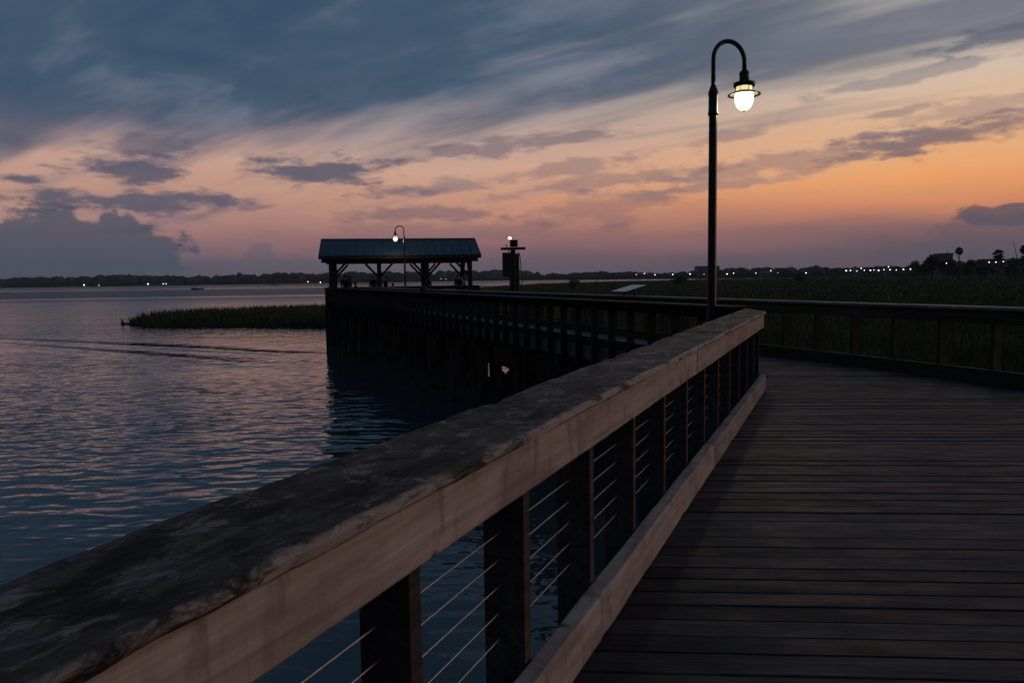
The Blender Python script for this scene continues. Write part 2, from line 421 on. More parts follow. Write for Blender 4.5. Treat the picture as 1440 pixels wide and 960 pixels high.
# ------------------------------------------------------------------ mesh helpers
class MB:
    def __init__(s): s.v = []; s.f = []
    def add(s, vs, fs):
        k = len(s.v); s.v.extend([tuple(v) for v in vs]); s.f.extend([tuple(i + k for i in f) for f in fs]); return s
    def box(s, x0, x1, y0, y1, z0, z1, M=None, ch=0.0):
        if ch:
            vs = []
            for zz, c in ((z0, ch), (z0 + ch, 0), (z1 - ch, 0), (z1, ch)):
                vs += [Vector((x0 + c, y0 + c, zz)), Vector((x1 - c, y0 + c, zz)), Vector((x1 - c, y1 - c, zz)), Vector((x0 + c, y1 - c, zz))]
            fs = [(3, 2, 1, 0), (12, 13, 14, 15)]
            for r in range(3):
                for i in range(4):
                    j = (i + 1) % 4
                    fs.append((r * 4 + i, r * 4 + j, r * 4 + 4 + j, r * 4 + 4 + i))
        else:
            vs = [Vector(p) for p in ((x0, y0, z0), (x1, y0, z0), (x1, y1, z0), (x0, y1, z0), (x0, y0, z1), (x1, y0, z1), (x1, y1, z1), (x0, y1, z1))]
            fs = [(3, 2, 1, 0), (4, 5, 6, 7), (0, 1, 5, 4), (1, 2, 6, 5), (2, 3, 7, 6), (3, 0, 4, 7)]
        if M is not None: vs = [M @ v for v in vs]
        return s.add(vs, fs)
    def bar(s, a, b, w, h, up=(0, 0, 1)):
        a, b = Vector(a), Vector(b); d = (b - a); L = d.length; d.normalize()
        up = Vector(up)
        if abs(d.dot(up)) > .98: up = Vector((0, 1, 0))
        sd_ = d.cross(up).normalized(); u_ = sd_.cross(d)
        M = Matrix((d, sd_, u_)).transposed().to_4x4(); M.translation = a
        return s.box(0, L, -w / 2, w / 2, -h / 2, h / 2, M)
    def tube(s, pts, rad, n=10, caps=True):
        pts = [Vector(p) for p in pts]
        if not hasattr(rad, '__len__'): rad = [rad] * len(pts)
        rings = []; ref = None
        for i, p in enumerate(pts):
            d = (pts[min(i + 1, len(pts) - 1)] - pts[max(i - 1, 0)]).normalized()
            if ref is None:
                ref = Vector((0, 0, 1)) if abs(d.z) < .9 else Vector((1, 0, 0))
            a = d.cross(ref).normalized(); b_ = a.cross(d).normalized(); ref = b_ if abs(d.z) < .9 else ref
            rings.append([p + (a * math.cos(2 * math.pi * k / n) + b_ * math.sin(2 * math.pi * k / n)) * rad[i] for k in range(n)])
        vs = [v for r in rings for v in r]; fs = []
        for i in range(len(pts) - 1):
            for k in range(n):
                j = (k + 1) % n
                fs.append((i * n + k, i * n + j, (i + 1) * n + j, (i + 1) * n + k))
        if caps:
            fs.append(tuple(range(n))[::-1]); fs.append(tuple((len(pts) - 1) * n + k for k in range(n)))
        return s.add(vs, fs)
    def lathe(s, prof, n=20, c=(0, 0, 0)):
        c = Vector(c); vs = []; fs = []
        for r, z_ in prof:
            vs += [c + Vector((max(r, 1e-4) * math.cos(2 * math.pi * k / n), max(r, 1e-4) * math.sin(2 * math.pi * k / n), z_)) for k in range(n)]
        for i in range(len(prof) - 1):
            for k in range(n):
                j = (k + 1) % n
                fs.append((i * n + k, i * n + j, (i + 1) * n + j, (i + 1) * n + k))
        return s.add(vs, fs)
    def build(s, name, mname, parent=None, smooth=False, M=None):
        me = bpy.data.meshes.new(name); me.from_pydata(s.v, [], s.f); me.validate(); me.update()
        if smooth:
            me.polygons.foreach_set('use_smooth', [True] * len(me.polygons))
        me.materials.append(MATS[mname])
        o = bpy.data.objects.new(name, me); COL.objects.link(o)
        if parent: o.parent = parent
        if M is not None: o.matrix_local = M
        return o


def link(name, me, parent=None, M=None):
    o = bpy.data.objects.new(name, me); COL.objects.link(o)
    if parent: o.parent = parent
    if M is not None: o.matrix_local = M
    return o


def tag(o, label=None, cat=None, group=None, kind=None):
    for k, v in (('label', label), ('category', cat), ('group', group), ('kind', kind)):
        if v: o[k] = v
    return o


def thing(name, label, cat, loc=(0, 0, 0), rz=0.0, group=None):
    o = bpy.data.objects.new(name, None); COL.objects.link(o)
    o.empty_display_size = .2
    o.location = loc; o.rotation_euler = (0, 0, rz)
    return tag(o, label, cat, group)


def copy_tree(o, parent=None):
    c = o.copy(); COL.objects.link(c); c.parent = parent
    for ch in list(o.children): copy_tree(ch, c)
    return c


def T(x, y, z): return Matrix.Translation((x, y, z))


# ------------------------------------------------------------------ setting: water, marsh, shores
w = MB()
w.add([(-9000, -400, 0), (9000, -400, 0), (9000, 14000, 0), (-9000, 14000, 0)], [(0, 1, 2, 3)])
tag(w.build('water', 'water'), kind='structure')


def px_at(px, y): return ((px - 720) / F * y, y)


# marsh outline (x, y on the water plane)
def wz(px, py):
    p = at_z(px, py, 0); return (p.x, p.y)


MARSH = [wz(168, 455), wz(196, 459.5), wz(240, 460.5), wz(330, 460), wz(455, 461)] + [(.9311 * l_ - .3649 * t_, .3649 * l_ + .9311 * t_) for l_, t_ in ((10.6, 62), (10.2, 50), (10.0, 40), (10.4, 38), (24, 44), (22, 27), (10.3, 22), (10.1, 18), (10.0, 12), (10.0, 6))] + [ (14, 3), (22, -3), (60, -30), (330, 120), (520, 640),
         px_at(1250, 640), px_at(1100, 660), px_at(1000, 640), px_at(880, 560), px_at(760, 440), px_at(690, 330), px_at(610, 200),
         px_at(500, 128), px_at(455, 116), px_at(380, 108), px_at(300, 101), px_at(235, 92), px_at(196, 84), px_at(172, 77)]


def inside_poly(X, Y, poly):
    c = np.zeros(X.shape, bool); n_ = len(poly); j = n_ - 1
    for i in range(n_):
        xi, yi = poly[i]; xj, yj = poly[j]
        t = ((yi > Y) != (yj > Y)) & (X < (xj - xi) * (Y - yi) / (yj - yi + 1e-12) + xi)
        c ^= t; j = i
    return c


g_ = MB()
k = len(MARSH)
g_.v = [(x_, y_, .03) for x_, y_ in MARSH] + [(x_, y_, -.5) for x_, y_ in MARSH]
g_.f = [tuple(range(k))] + [(i, k + i, k + (i + 1) % k, (i + 1) % k) for i in range(k)]
mo = g_.build('marsh_ground', 'mud')
bm = bmesh.new(); bm.from_mesh(mo.data); bmesh.ops.triangulate(bm, faces=bm.faces[:]); bmesh.ops.recalc_face_normals(bm, faces=bm.faces[:]); bm.to_mesh(mo.data); bm.free()
tag(mo, kind='structure')

# marsh grass: blades thinning out with distance
N = 520000
azs = rng.uniform(R(-37), R(52), N)
Zs = np.exp(rng.uniform(math.log(10), math.log(640), N))
X = np.tan(azs) * Zs; Y = Zs
# extra rows along the island's water edge
ok = inside_poly(X, Y, MARSH)
X, Y = X[ok], Y[ok]
# keep the pier corridor free
Bz = R(-21.4)
nR = np.array([math.cos(Bz), -math.sin(Bz)]); dB = np.array([math.sin(Bz), math.cos(Bz)])
lat = X * nR[0] + Y * nR[1]
ok = ~((lat > 6.0) & (lat < 9.9) & (Y < 60))
X, Y = X[ok], Y[ok]
n_ = len(X)
D = np.hypot(X, Y)
pat = np.array([mnoise.noise((a * .09, b_ * .05, 0)) for a, b_ in zip(X[:], Y[:])]) if n_ < 400000 else np.zeros(n_)
hgt = (1.02 + .28 * pat + rng.normal(0, .13, n_)).clip(.45, 1.7)
edge = np.ones(n_)
P = np.array(MARSH[:5])
for i in range(len(P) - 1):
    a, b_ = P[i], P[i + 1]; ab = b_ - a
    t = (((X - a[0]) * ab[0] + (Y - a[1]) * ab[1]) / (ab @ ab)).clip(0, 1)
    dd = np.hypot(X - a[0] - t * ab[0], Y - a[1] - t * ab[1])
    edge = np.minimum(edge, .55 + dd / 6.0)
hgt *= edge.clip(.55, 1.0)
wid = .010 + D * .00085
th = rng.uniform(0, 2 * math.pi, n_)
lean = rng.normal(0, .16, n_); lx, ly = np.cos(th * 3) * lean * hgt, np.sin(th * 3) * lean * hgt
V = np.empty((n_, 3, 3), np.float32)
V[:, 0] = np.stack([X - np.cos(th) * wid, Y - np.sin(th) * wid, np.zeros(n_)], 1)
V[:, 1] = np.stack([X + np.cos(th) * wid, Y + np.sin(th) * wid, np.zeros(n_)], 1)
V[:, 2] = np.stack([X + lx, Y + ly, hgt], 1)
me = bpy.data.meshes.new('marsh_grass')
me.vertices.add(n_ * 3); me.vertices.foreach_set('co', V.reshape(-1))
me.loops.add(n_ * 3); me.loops.foreach_set('vertex_index', np.arange(n_ * 3, dtype=np.int32))
me.polygons.add(n_); me.polygons.foreach_set('loop_start', np.arange(0, n_ * 3, 3, dtype=np.int32))
me.update(); me.validate()
me.materials.append(MATS['grass_blade'])
tag(link('marsh_grass', me), 'tall dark green marsh grass around and beyond the pier', 'marsh grass', kind='stuff')


# far shores: land and wood
def land(name, pts, depth, z1):
    mb = MB(); n0 = len(pts)
    for x_, y_ in pts:
        d_ = Vector((x_, y_, 0)).normalized() * depth
        mb.v += [(x_, y_, -.5), (x_, y_, .25), (x_ + d_.x * .02, y_ + d_.y * .02, z1), (x_ + d_.x, y_ + d_.y, z1 + 1)]
    for i in range(n0 - 1):
        for r_ in range(3):
            mb.f.append((i * 4 + r_, (i + 1) * 4 + r_, (i + 1) * 4 + r_ + 1, i * 4 + r_ + 1))
    return tag(mb.build(name, 'shore_earth'), kind='structure')


LS = [px_at(p, 1450 - 120 * math.sin(p * .004)) for p in range(-260, 761, 60)]
land('far_shore', LS, 500, 1.2)
RS = [px_at(p, q) for p, q in ((640, 1500), (720, 1330), (820, 1180), (900, 1050), (1000, 930), (1100, 820), (1200, 730), (1290, 640), (1360, 520), (1450, 450), (1600, 420), (1750, 440))]
land('town_shore', RS, 700, 1.5)


def wood_mass(name, label, pts, hmin, hmax, depth, count, seed, rows=3):
    r_ = random.Random(seed)
    bmx = bmesh.new(); bmesh.ops.create_icosphere(bmx, subdivisions=2, radius=1)
    base = np.array([v.co[:] for v in bmx.verts]); faces = np.array([[v.index for v in f.verts] for f in bmx.faces]); bmx.free()
    VV = []; FF = []; k_ = 0
    P_ = np.array(pts); seg = np.hypot(*np.diff(P_, axis=0).T); cum = np.concatenate([[0], np.cumsum(seg)])
    for i in range(count):
        s_ = r_.uniform(0, cum[-1]); j = min(np.searchsorted(cum, s_, 'right') - 1, len(seg) - 1)
        f_ = (s_ - cum[j]) / seg[j]; p_ = P_[j] * (1 - f_) + P_[j + 1] * f_
        dd = p_ / np.linalg.norm(p_); p_ = p_ + dd * r_.uniform(.03, 1) * depth
        hh = r_.uniform(hmin, hmax) * (1 + .28 * mnoise.noise((s_ * .006, seed, 0)) + .18 * mnoise.noise((s_ * .03, seed, 5)))
        rr = hh * r_.uniform(.38, .75)
        jit = 1 + .32 * np.array([mnoise.noise((b0 * 2.3 + i, b1 * 2.3, b2 * 2.3)) for b0, b1, b2 in base])
        vv = base * jit[:, None] * np.array([rr, rr, hh * .56]) + np.array([p_[0], p_[1], hh * .5])
        VV.append(vv); FF.append(faces + k_); k_ += len(base)
    me_ = bpy.data.meshes.new(name)
    me_.from_pydata(np.concatenate(VV).tolist(), [], np.concatenate(FF).tolist()); me_.materials.append(MATS['far_leaf'])
    return tag(link(name, me_), label, 'wood', kind='stuff')


wood_mass('far_wood', 'long dark wood along the far shore across the open water', LS, 13.5, 19, 110, 620, 3)
wood_mass('hedgerow', 'low dark hedgerow along the town edge under the palms', RS[7:], 4.0, 6.5, 14, 160, 12)
wood_mass('far_wood', 'low dark wood behind the town lights beyond the marsh', RS[:9], 7, 11, 90, 760, 8)


def px_y(px, pts):
    """distance of a shoreline at photo column px"""
    best = None
    for (x0, y0), (x1, y1) in zip(pts[:-1], pts[1:]):
        s0, s1 = 720 + x0 / y0 * F, 720 + x1 / y1 * F
        if min(s0, s1) <= px <= max(s0, s1):
            f_ = (px - s0) / (s1 - s0); best = y0 + (y1 - y0) * f_
    return best


# ------------------------------------------------------------------ pier geometry
AZ_N = R(23.6)        # near rail
dN = Vector((math.sin(AZ_N), math.cos(AZ_N), 0)); nL = Vector((-math.cos(AZ_N), math.sin(AZ_N), 0))
AZ_P = R(-21.4)       # pier
dP = Vector((math.sin(AZ_P), math.cos(AZ_P), 0)); nP = Vector((math.cos(AZ_P), -math.sin(AZ_P), 0))
LN, LPL, LPR = .93, 7.32, 9.28          # post face lines: near rail, pier left rail, pier right rail
RAIL = .987
CORNER_T = 11.26
corner = nL * LN + dN * CORNER_T
TP0 = corner.dot(dP)

pier = thing('pier', 'weathered wooden pier with plank deck on round pilings leading to the pavilion', 'pier', (0, 0, 0))

# planks of the near platform, laid across at a slight angle
AZ_B = R(4.2)
vB = Vector((math.sin(AZ_B), math.cos(AZ_B), 0)); uB = Vector((math.cos(AZ_B), -math.sin(AZ_B), 0))
ug = np.arange(-6, 13, .01)
T_END = 11.0


def plat_inside(u_, v_):
    x_ = uB.x * u_ + vB.x * v_; y_ = uB.y * u_ + vB.y * v_
    a_ = (nL.x * x_ + nL.y * y_) <= LN + .004
    tp = dP.x * x_ + dP.y * y_; lp = nP.x * x_ + nP.y * y_
    beyond = tp > TP0 + .0
    left_ok = np.where(beyond & (lp > LPL - .01), True, a_)
    left_ok = left_ok & ~((dN.x * x_ + dN.y * y_ > CORNER_T) & (lp < LPL - .01))
    return left_ok & (lp <= LPR + .01) & (tp <= T_END) & (x_ < 8.6) & (y_ > -3)


pitch, wdt = .147, .1385
v = -2.6
while v < 15.5:
    ends = []
    for vv in (v, v + wdt):
        ins = ug[plat_inside(ug, vv)]
        if len(ins) < 3: ends = None; break
        ends.append((ins.min(), ins.max()))
    if ends and ends[0][1] - ends[0][0] > .08 and ends[1][1] - ends[1][0] > .08:
        (a0, a1), (b0, b1) = ends
        zt = random.uniform(-.004, .003); c_ = .004
        tl = random.uniform(-.0025, .0025)
        zt0, zt1 = zt - tl, zt + tl
        o0 = (a0 + b0) / 2
        vs = [(a0 - o0, 0, -.04), (a1 - o0, 0, -.04), (b1 - o0, wdt, -.04), (b0 - o0, wdt, -.04),
              (a0 - o0, 0, zt0 - c_), (a1 - o0, 0, zt0 - c_), (b1 - o0, wdt, zt1 - c_), (b0 - o0, wdt, zt1 - c_),
              (a0 - o0, c_, zt0), (a1 - o0, c_, zt0), (b1 - o0, wdt - c_, zt1), (b0 - o0, wdt - c_, zt1)]
        fs = [(3, 2, 1, 0), (0, 1, 5, 4), (1, 2, 6, 5), (2, 3, 7, 6), (3, 0, 4, 7), (4, 5, 9, 8), (5, 6, 10, 9), (6, 7, 11, 10), (7, 4, 8, 11), (8, 9, 10, 11)]
        p = uB * o0 + vB * v
        M = Matrix.Rotation(-AZ_B, 4, 'Z'); M.translation = (p.x, p.y, DECK)
        MB().add(vs, fs).build('plank', 'deck_wood', pier, M=M)
    v += pitch

# planks of the long pier, too small to tell apart: one strip
PIER_END = 51.0
strip = MB()
t = T_END + .01
while t < PIER_END:
    p0 = nP * (LPL - .01) + dP * t
    M = Matrix((nP, dP, Vector((0, 0, 1)))).transposed().to_4x4(); M.translation = (p0.x, p0.y, DECK)
    zz = random.uniform(-.004, .003)
    strip.box(0, LPR - LPL + .02, 0, .1385, -.04, zz, M)
    t += .147
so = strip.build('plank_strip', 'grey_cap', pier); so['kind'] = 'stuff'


def beam(name, a, b, w_, h_, mname, parent=pier):
    a, b = Vector(a), Vector(b); d = b - a; L = d.length; d.normalize()
    up = Vector((0, 0, 1)) if abs(d.z) < .95 else Vector((0, 1, 0))
    s_ = up.cross(d).normalized(); u_ = d.cross(s_)
    M = Matrix((d, s_, u_)).transposed().to_4x4(); M.translation = a
    return MB().box(0, L, -w_ / 2, w_ / 2, -h_ / 2, h_ / 2).build(name, mname, parent, M=M)


zj = DECK - .04 - .006 - .13
# rim joists
beam('rim_joist', nL * (LN - .03) + dN * -3 + Vector((0, 0, zj)), nL * (LN - .03) + dN * (CORNER_T - .03) + Vector((0, 0, zj)), .05, .26, 'dark_wood')
beam('rim_joist', nP * (LPL + .03) + dP * (TP0 + .05) + Vector((0, 0, zj)), nP * (LPL + .03) + dP * PIER_END + Vector((0, 0, zj)), .05, .26, 'grey_cap')
beam('rim_joist', nP * (LPR - .03) + dP * -3 + Vector((0, 0, zj)), nP * (LPR - .03) + dP * PIER_END + Vector((0, 0, zj)), .05, .26, 'dark_wood')
for l_ in (8.0, 8.7):
    beam('joist', nP * l_ + dP * (T_END - .6) + Vector((0, 0, zj)), nP * l_ + dP * PIER_END + Vector((0, 0, zj)), .05, .26, 'dark_wood')
for l_ in (.1, -.7, -1.5, -2.3, -3.1, -3.9, -4.7):
    tmax = (LPR - .1 - (nL * l_).dot(nP)) / dN.dot(nP)
    beam('joist', nL * l_ + dN * -3 + Vector((0, 0, zj - .01)), nL * l_ + dN * min(tmax, 12.2) + Vector((0, 0, zj - .01)), .05, .25, 'dark_wood')

# pilings with cap beams and cross braces
pm = MB()
pm.tube([(0, 0, -2.6), (0, 0, -1.2), (0, 0, 0)], [.165, .155, .145], 12)
pile_me = pm.build('piling', 'pile_wood', pier, True)
first = [pile_me]


def piling(p, ztop, parent=pier):
    if first:
        o = first.pop()
    else:
        o = pile_me.copy(); COL.objects.link(o)
    o.parent = parent; o.location = (p.x, p.y, ztop); o.rotation_euler = (random.uniform(-.012, .012), random.uniform(-.012, .012), random.uniform(0, 6))
    o.scale = (1, 1, 1.35)
    return o


zc = zj - .13 - .15
t = TP0 + 1.2
i = 0
while t < PIER_END - 1:
    a, b_ = nP * (LPL + .28) + dP * t, nP * (LPR - .28) + dP * t
    piling(a, zc - .14); piling(b_, zc - .14)
    beam('cap_beam', a - nP * .3 + Vector((0, 0, zc)), b_ + nP * .3 + Vector((0, 0, zc)), .2, .28, 'dark_wood')
    off = dP * .19
    beam('brace', a - nP * .1 + off + Vector((0, 0, zc - .2)), b_ + nP * .1 + off + Vector((0, 0, .25)), .05, .16, 'post_wood')
    beam('brace', a - nP * .1 - off + Vector((0, 0, .25)), b_ + nP * .1 - off + Vector((0, 0, zc - .2)), .05, .16, 'post_wood')
    t += 3.0
for t in (-1.5, 1.7, 4.9, 8.1, 10.7):
    n_p = 3
    a = nL * (LN - .5) + dN * t; b_ = nL * (LN - 4.4) + dN * t
    if (b_.dot(nP)) > LPR - .4: b_ = nL * (LN - 2.2) + dN * t; n_p = 2
    for q in range(n_p):
        piling(a.lerp(b_, q / (n_p - 1)), zc - .15)
    e_ = (a - b_).normalized() * .3
    beam('cap_beam', a + e_ + Vector((0, 0, zc - .01)), b_ - e_ + Vector((0, 0, zc - .01)), .2, .28, 'dark_wood')
for t in (6.2, 3.2, .2):
    piling(nP * (LPR - .35) + dP * t, zc - .15)


# upright boards added behind the pilings to turn the space underneath black
ws = MB().box(0, 2.95, -.10, .10, -.025, .025).build('added_screen_board', 'pile_wood', pier)
ws_low = MB().box(0, 1.24, -.10, .10, -.025, .025).build('added_screen_board', 'pile_wood', pier)
ws_top = MB().box(1.80, 2.95, -.10, .10, -.025, .025).build('added_screen_board', 'pile_wood', pier)
fresh = {ws.name, ws_low.name, ws_top.name}
for t in np.arange(13.0, PIER_END - 1, .206):
    p = nP * (LPR - .16) + dP * t
    M = Matrix.Rotation(math.pi / 2 - AZ_P, 4, 'Z') @ Matrix.Rotation(R(-90), 4, 'Y'); M.translation = (p.x, p.y, -.6)
    # openings shaped so small glints of bright water show through the added boards
    for src in ((ws_low, ws_top) if (23.5 < t < 24.5 or 25.2 < t < 25.9) else (ws,)):
        if src.name in fresh:
            fresh.discard(src.name); src.matrix_local = M
        else:
            link('added_screen_board', src.data, pier, M)


# ------------------------------------------------------------------ railings
def rough_board(L, y0, y1, z0, z1, seed, seg=.07, edge=.004, endcut=0.0, chip=.0, sag=0.0, ch=.005):
    """long board with worn, slightly uneven edges; local X along the board"""
    n_ = max(2, int(L / seg)); vs = []; fs = []
    prof = [(y0 + ch, z0), (y1 - ch, z0), (y1, z0 + ch), (y1, z1 - ch), (y1 - ch, z1), (y1 * .5 + y0 * .5, z1 - sag), (y0 + ch, z1), (y0, z1 - ch), (y0, z0 + ch)]
    m_ = len(prof)
    for i_ in range(n_ + 1):
        x_ = L * i_ / n_
        for k_, (yy, zz) in enumerate(prof):
            fy = (yy - y0) / (y1 - y0)
            xx = x_ + (endcut * fy * (x_ / L if L else 0))
            side = -1 if fy < .3 else (1 if fy > .7 else 0)
            e_ = edge * 1.3 * mnoise.noise((x_ * 1.7 + seed, side * 7.0, 0)) + edge * .8 * mnoise.noise((x_ * 11 + seed, side * 3.0, k_ * .4))
            c_ = chip * max(0, mnoise.noise((x_ * 5.5 + seed * 3, side * 5.0, 2)) - .22) * 3
            dz_ = edge * .6 * mnoise.noise((x_ * 2.0 + seed, k_ * 2.0, 9))
            vs.append((xx, yy + side * (e_ - c_), zz + dz_ - (c_ * .5 if zz > (z0 + z1) / 2 and side else 0)))
    for i_ in range(n_):
        for k_ in range(m_):
            j_ = (k_ + 1) % m_
            fs.append((i_ * m_ + k_, (i_ + 1) * m_ + k_, (i_ + 1) * m_ + j_, i_ * m_ + j_))
    fs.append(tuple(range(m_))); fs.append(tuple(n_ * m_ + k_ for k_ in range(m_))[::-1])
    return MB().add(vs, fs)


def railing(label, A, ang, L, posts, outside, mats, near=False, cap_joints=None, apron_joints=None, kick_joints=None, endcut=0.0, capstart=0.0, capend=None, below=-.34, group=None, cap_dz=0.0, seed=1, cables=False):
    """A: world point of the post-face line at deck level; local X along the rail, outside = +1: water side at local +Y"""
    r_ = thing('railing', label, 'railing', (A.x, A.y, DECK), ang, group)
    s_ = outside
    def ys(a, b): return (a, b) if s_ > 0 else (-b, -a)
    capend = L if capend is None else capend
    seg = .045 if near else .4
    def run(name, joints, x0, x1, y0, y1, z0, z1, mname, edge, chip, sag=0.0, cut=0.0):
        js = [x0] + [j for j in (joints or np.arange(x0 + 3.6, x1 - .5, 3.6)) if x0 < j < x1] + [x1]
        for q in range(len(js) - 1):
            a_, b_ = js[q] + (.0025 if q else 0), js[q + 1] - .0025
            yy = ys(y0, y1)
            last = q == len(js) - 2
            mb = rough_board(b_ - a_, yy[0], yy[1], z0, z1, seed + q * 13.7, seg, edge, cut if last else 0.0, chip, sag, .010 if near else .004)
            mb.build(name, mname, r_, M=T(a_, random.uniform(-.003, .003) if q else 0, random.uniform(-.0025, .0025)))
    run('cap_board', cap_joints, capstart, capend, -.073, .283, RAIL - .036 + cap_dz, RAIL + cap_dz, mats[0], .012 if near else .003, .010 if near else 0, .004 if near else 0, endcut)
    run('apron_board', apron_joints, 0, L, -.042, -.003, RAIL - .210, RAIL - .042 + cap_dz, mats[1], .003, .004 if near else 0)
    run('kick_board', kick_joints, 0, L, -.083, -.003, .004, .185, mats[1], .003, .006 if near else 0)
    pm_ = MB(); yy = ys(0, .145)
    pm_.box(-.026, .026, yy[0], yy[1], below, RAIL - .048 + cap_dz, None, .004)
    me_ = None
    for t_ in posts:
        if me_ is None:
            o = pm_.build('post', mats[2], r_, M=T(t_, 0, 0)); me_ = o.data
        else:
            o = link('post', me_, r_, T(t_, 0, 0))
    yc = .075 * s_
    zz = [.185 + .088 * (q + 1) for q in range(6)]
    for z_ in (zz if cables else []):
        MB().tube([(.03, yc, z_), (L - .03, yc, z_)], .0026, 6).build('cable', 'steel', r_)
    return r_


T0 = -2.7
posts = [1.52 + .705 * k for k in range(-5, 12)] + [9.86]
A = nL * LN + dN * T0
L_N = 9.96 - T0
angN = math.atan2(dN.y, dN.x)


def near_t(px, l_):
    Z = F * l_ / math.cos(AZ_N) / (1190 - px)
    return (Z - l_ * math.sin(AZ_N)) / math.cos(AZ_N) - T0


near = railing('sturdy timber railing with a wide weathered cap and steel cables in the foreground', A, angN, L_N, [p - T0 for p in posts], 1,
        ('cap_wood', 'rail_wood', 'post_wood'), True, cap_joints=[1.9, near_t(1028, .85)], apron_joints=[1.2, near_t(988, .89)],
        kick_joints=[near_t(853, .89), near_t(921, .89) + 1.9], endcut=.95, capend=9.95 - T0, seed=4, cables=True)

angP = math.atan2(dP.y, dP.x)
A = nP * LPL + dP * (TP0 + .55)
LL = PIER_END - 1.4 - TP0
railing('long dark railing on the water side of the pier running to the pavilion', A, angP, LL, list(np.arange(.25, LL, .735)), 1, ('dark_wood', 'dark_wood', 'dark_wood'), seed=21, below=-.42, cap_dz=-.004)
A = nP * LPR + dP * -2.6
LR = PIER_END - 1 + 2.6
railing('dark railing on the marsh side of the pier', A, angP, LR, list(np.arange(.1, LR, .77)), -1, ('grey_cap', 'dark_wood', 'dark_wood'), seed=31)

# ------------------------------------------------------------------ lamps
def make_lamp(label, loc, rz):
    """gooseneck arm towards local +X"""
    L_ = thing('street_lamp', label, 'street lamp', loc, rz, 'gooseneck lamps along the pier')
    MB().lathe([(0, 0), (.16, 0), (.16, .03), (.10, .07), (.085, .22), (.078, .25)], 20).build('base', 'black_metal', L_, True)
    MB().lathe([(.074, .2), (.070, 2.4), (.066, 4.16)], 18).build('pole', 'black_metal', L_, True)
    MB().lathe([(.066, 4.15), (.084, 4.17), (.084, 4.20), (.076, 4.22), (.074, 4.46), (.082, 4.48), (.082, 4.51), (.074, 4.54), (.045, 4.62), (.040, 4.64)], 18).build('collar', 'black_metal', L_, True)
    r_ = .305; zc_ = 5.05
    pts = [(0, 0, 4.6), (0, 0, 4.85)] + [(r_ - r_ * math.cos(a), 0, zc_ + r_ * math.sin(a)) for a in np.linspace(0, math.pi, 19)] + [(2 * r_, 0, 4.92)]
    MB().tube(pts, .036, 12).build('gooseneck', 'black_metal', L_, True)
    c = (2 * r_, 0, 0)
    h_ = MB().lathe([(.03, 4.93), (.055, 4.92), (.088, 4.87), (.080, 4.85), (.080, 4.75), (.10, 4.725), (.172, 4.722), (.176, 4.69), (.165, 4.655), (.05, 4.67)], 24, c).build('lamp_head', 'black_metal', L_, True)
    gl = MB().lathe([(.128, 4.656), (.128, 4.585)], 24, c).build('glass_band', 'lamp_glass', h_, True)
    bars = MB()
    for q in range(6):
        a = q * math.pi / 3 + .4
        bars.tube([(c[0] + .134 * math.cos(a), .134 * math.sin(a), 4.575), (c[0] + .134 * math.cos(a), .134 * math.sin(a), 4.66)], .005, 6)
    bars.build('cage_bar', 'black_metal', h_)
    MB().lathe([(.12, 4.592), (.14, 4.588), (.215, 4.556), (.264, 4.536), (.264, 4.522), (.21, 4.546), (.14, 4.576), (.12, 4.58)], 28, c).build('lamp_shade', 'black_metal', L_, True)
    MB().lathe([(.138, 4.574), (.150, 4.52), (.152, 4.46), (.143, 4.40), (.115, 4.335), (.075, 4.295), (.03, 4.277), (0, 4.275)], 24, c).build('globe', 'lamp_globe', L_, True)
    MB().lathe([(.262, 4.5255), (.21, 4.545), (.155, 4.568)], 28, c).build('shade_lining', 'shade_inside', L_, True)
    MB().lathe([(0, 4.40), (.035, 4.41), (.05, 4.45), (.04, 4.49), (.02, 4.53), (.02, 4.57)], 14, c).build('bulb', 'beacon_white', L_, True)
    bl = bpy.data.lights.new('bulb_light', 'POINT'); bl.energy = 55.0; bl.color = (1.0, .84, .58); bl.shadow_soft_size = .06
    bo = bpy.data.objects.new('bulb_light', bl); COL.objects.link(bo); bo.parent = L_; bo.location = (c[0], 0, 4.37)
    MB().lathe([(.018, 4.279), (.016, 4.265), (0, 4.252)], 12, c).build('finial', 'black_metal', L_, True)
    L_.scale = (.918, .918, .918)
    return L_


tL = (1001.5 - 720) / F
# on the outer side of the pier's left railing
l_ = LPL - .30
# find t where the line nP*l + dP*t projects to column 1001
num = l_ * (nP.x - tL * nP.y); t_l = num / (tL * dP.y - dP.x)
pl = nP * l_ + dP * t_l
arm = math.atan2(nP.y, nP.x)
lamp1 = make_lamp('tall black gooseneck lamp, lit, on the pier railing close to the foreground railing', (pl.x, pl.y, DECK), arm)
br = MB(); br.box(-.12, .30, -.12, .12, -.06, -.001); br.build('bracket', 'dark_wood', lamp1)
pf = at_y(570.5, 420, 49.25)
lamp2 = make_lamp('black gooseneck lamp, lit, standing in front of the pavilion roof', (pf.x, pf.y, DECK), math.pi + R(10))
br = MB(); br.box(-.12, .30, -.12, .12, -.06, -.001); br.build('bracket', 'dark_wood', lamp2)

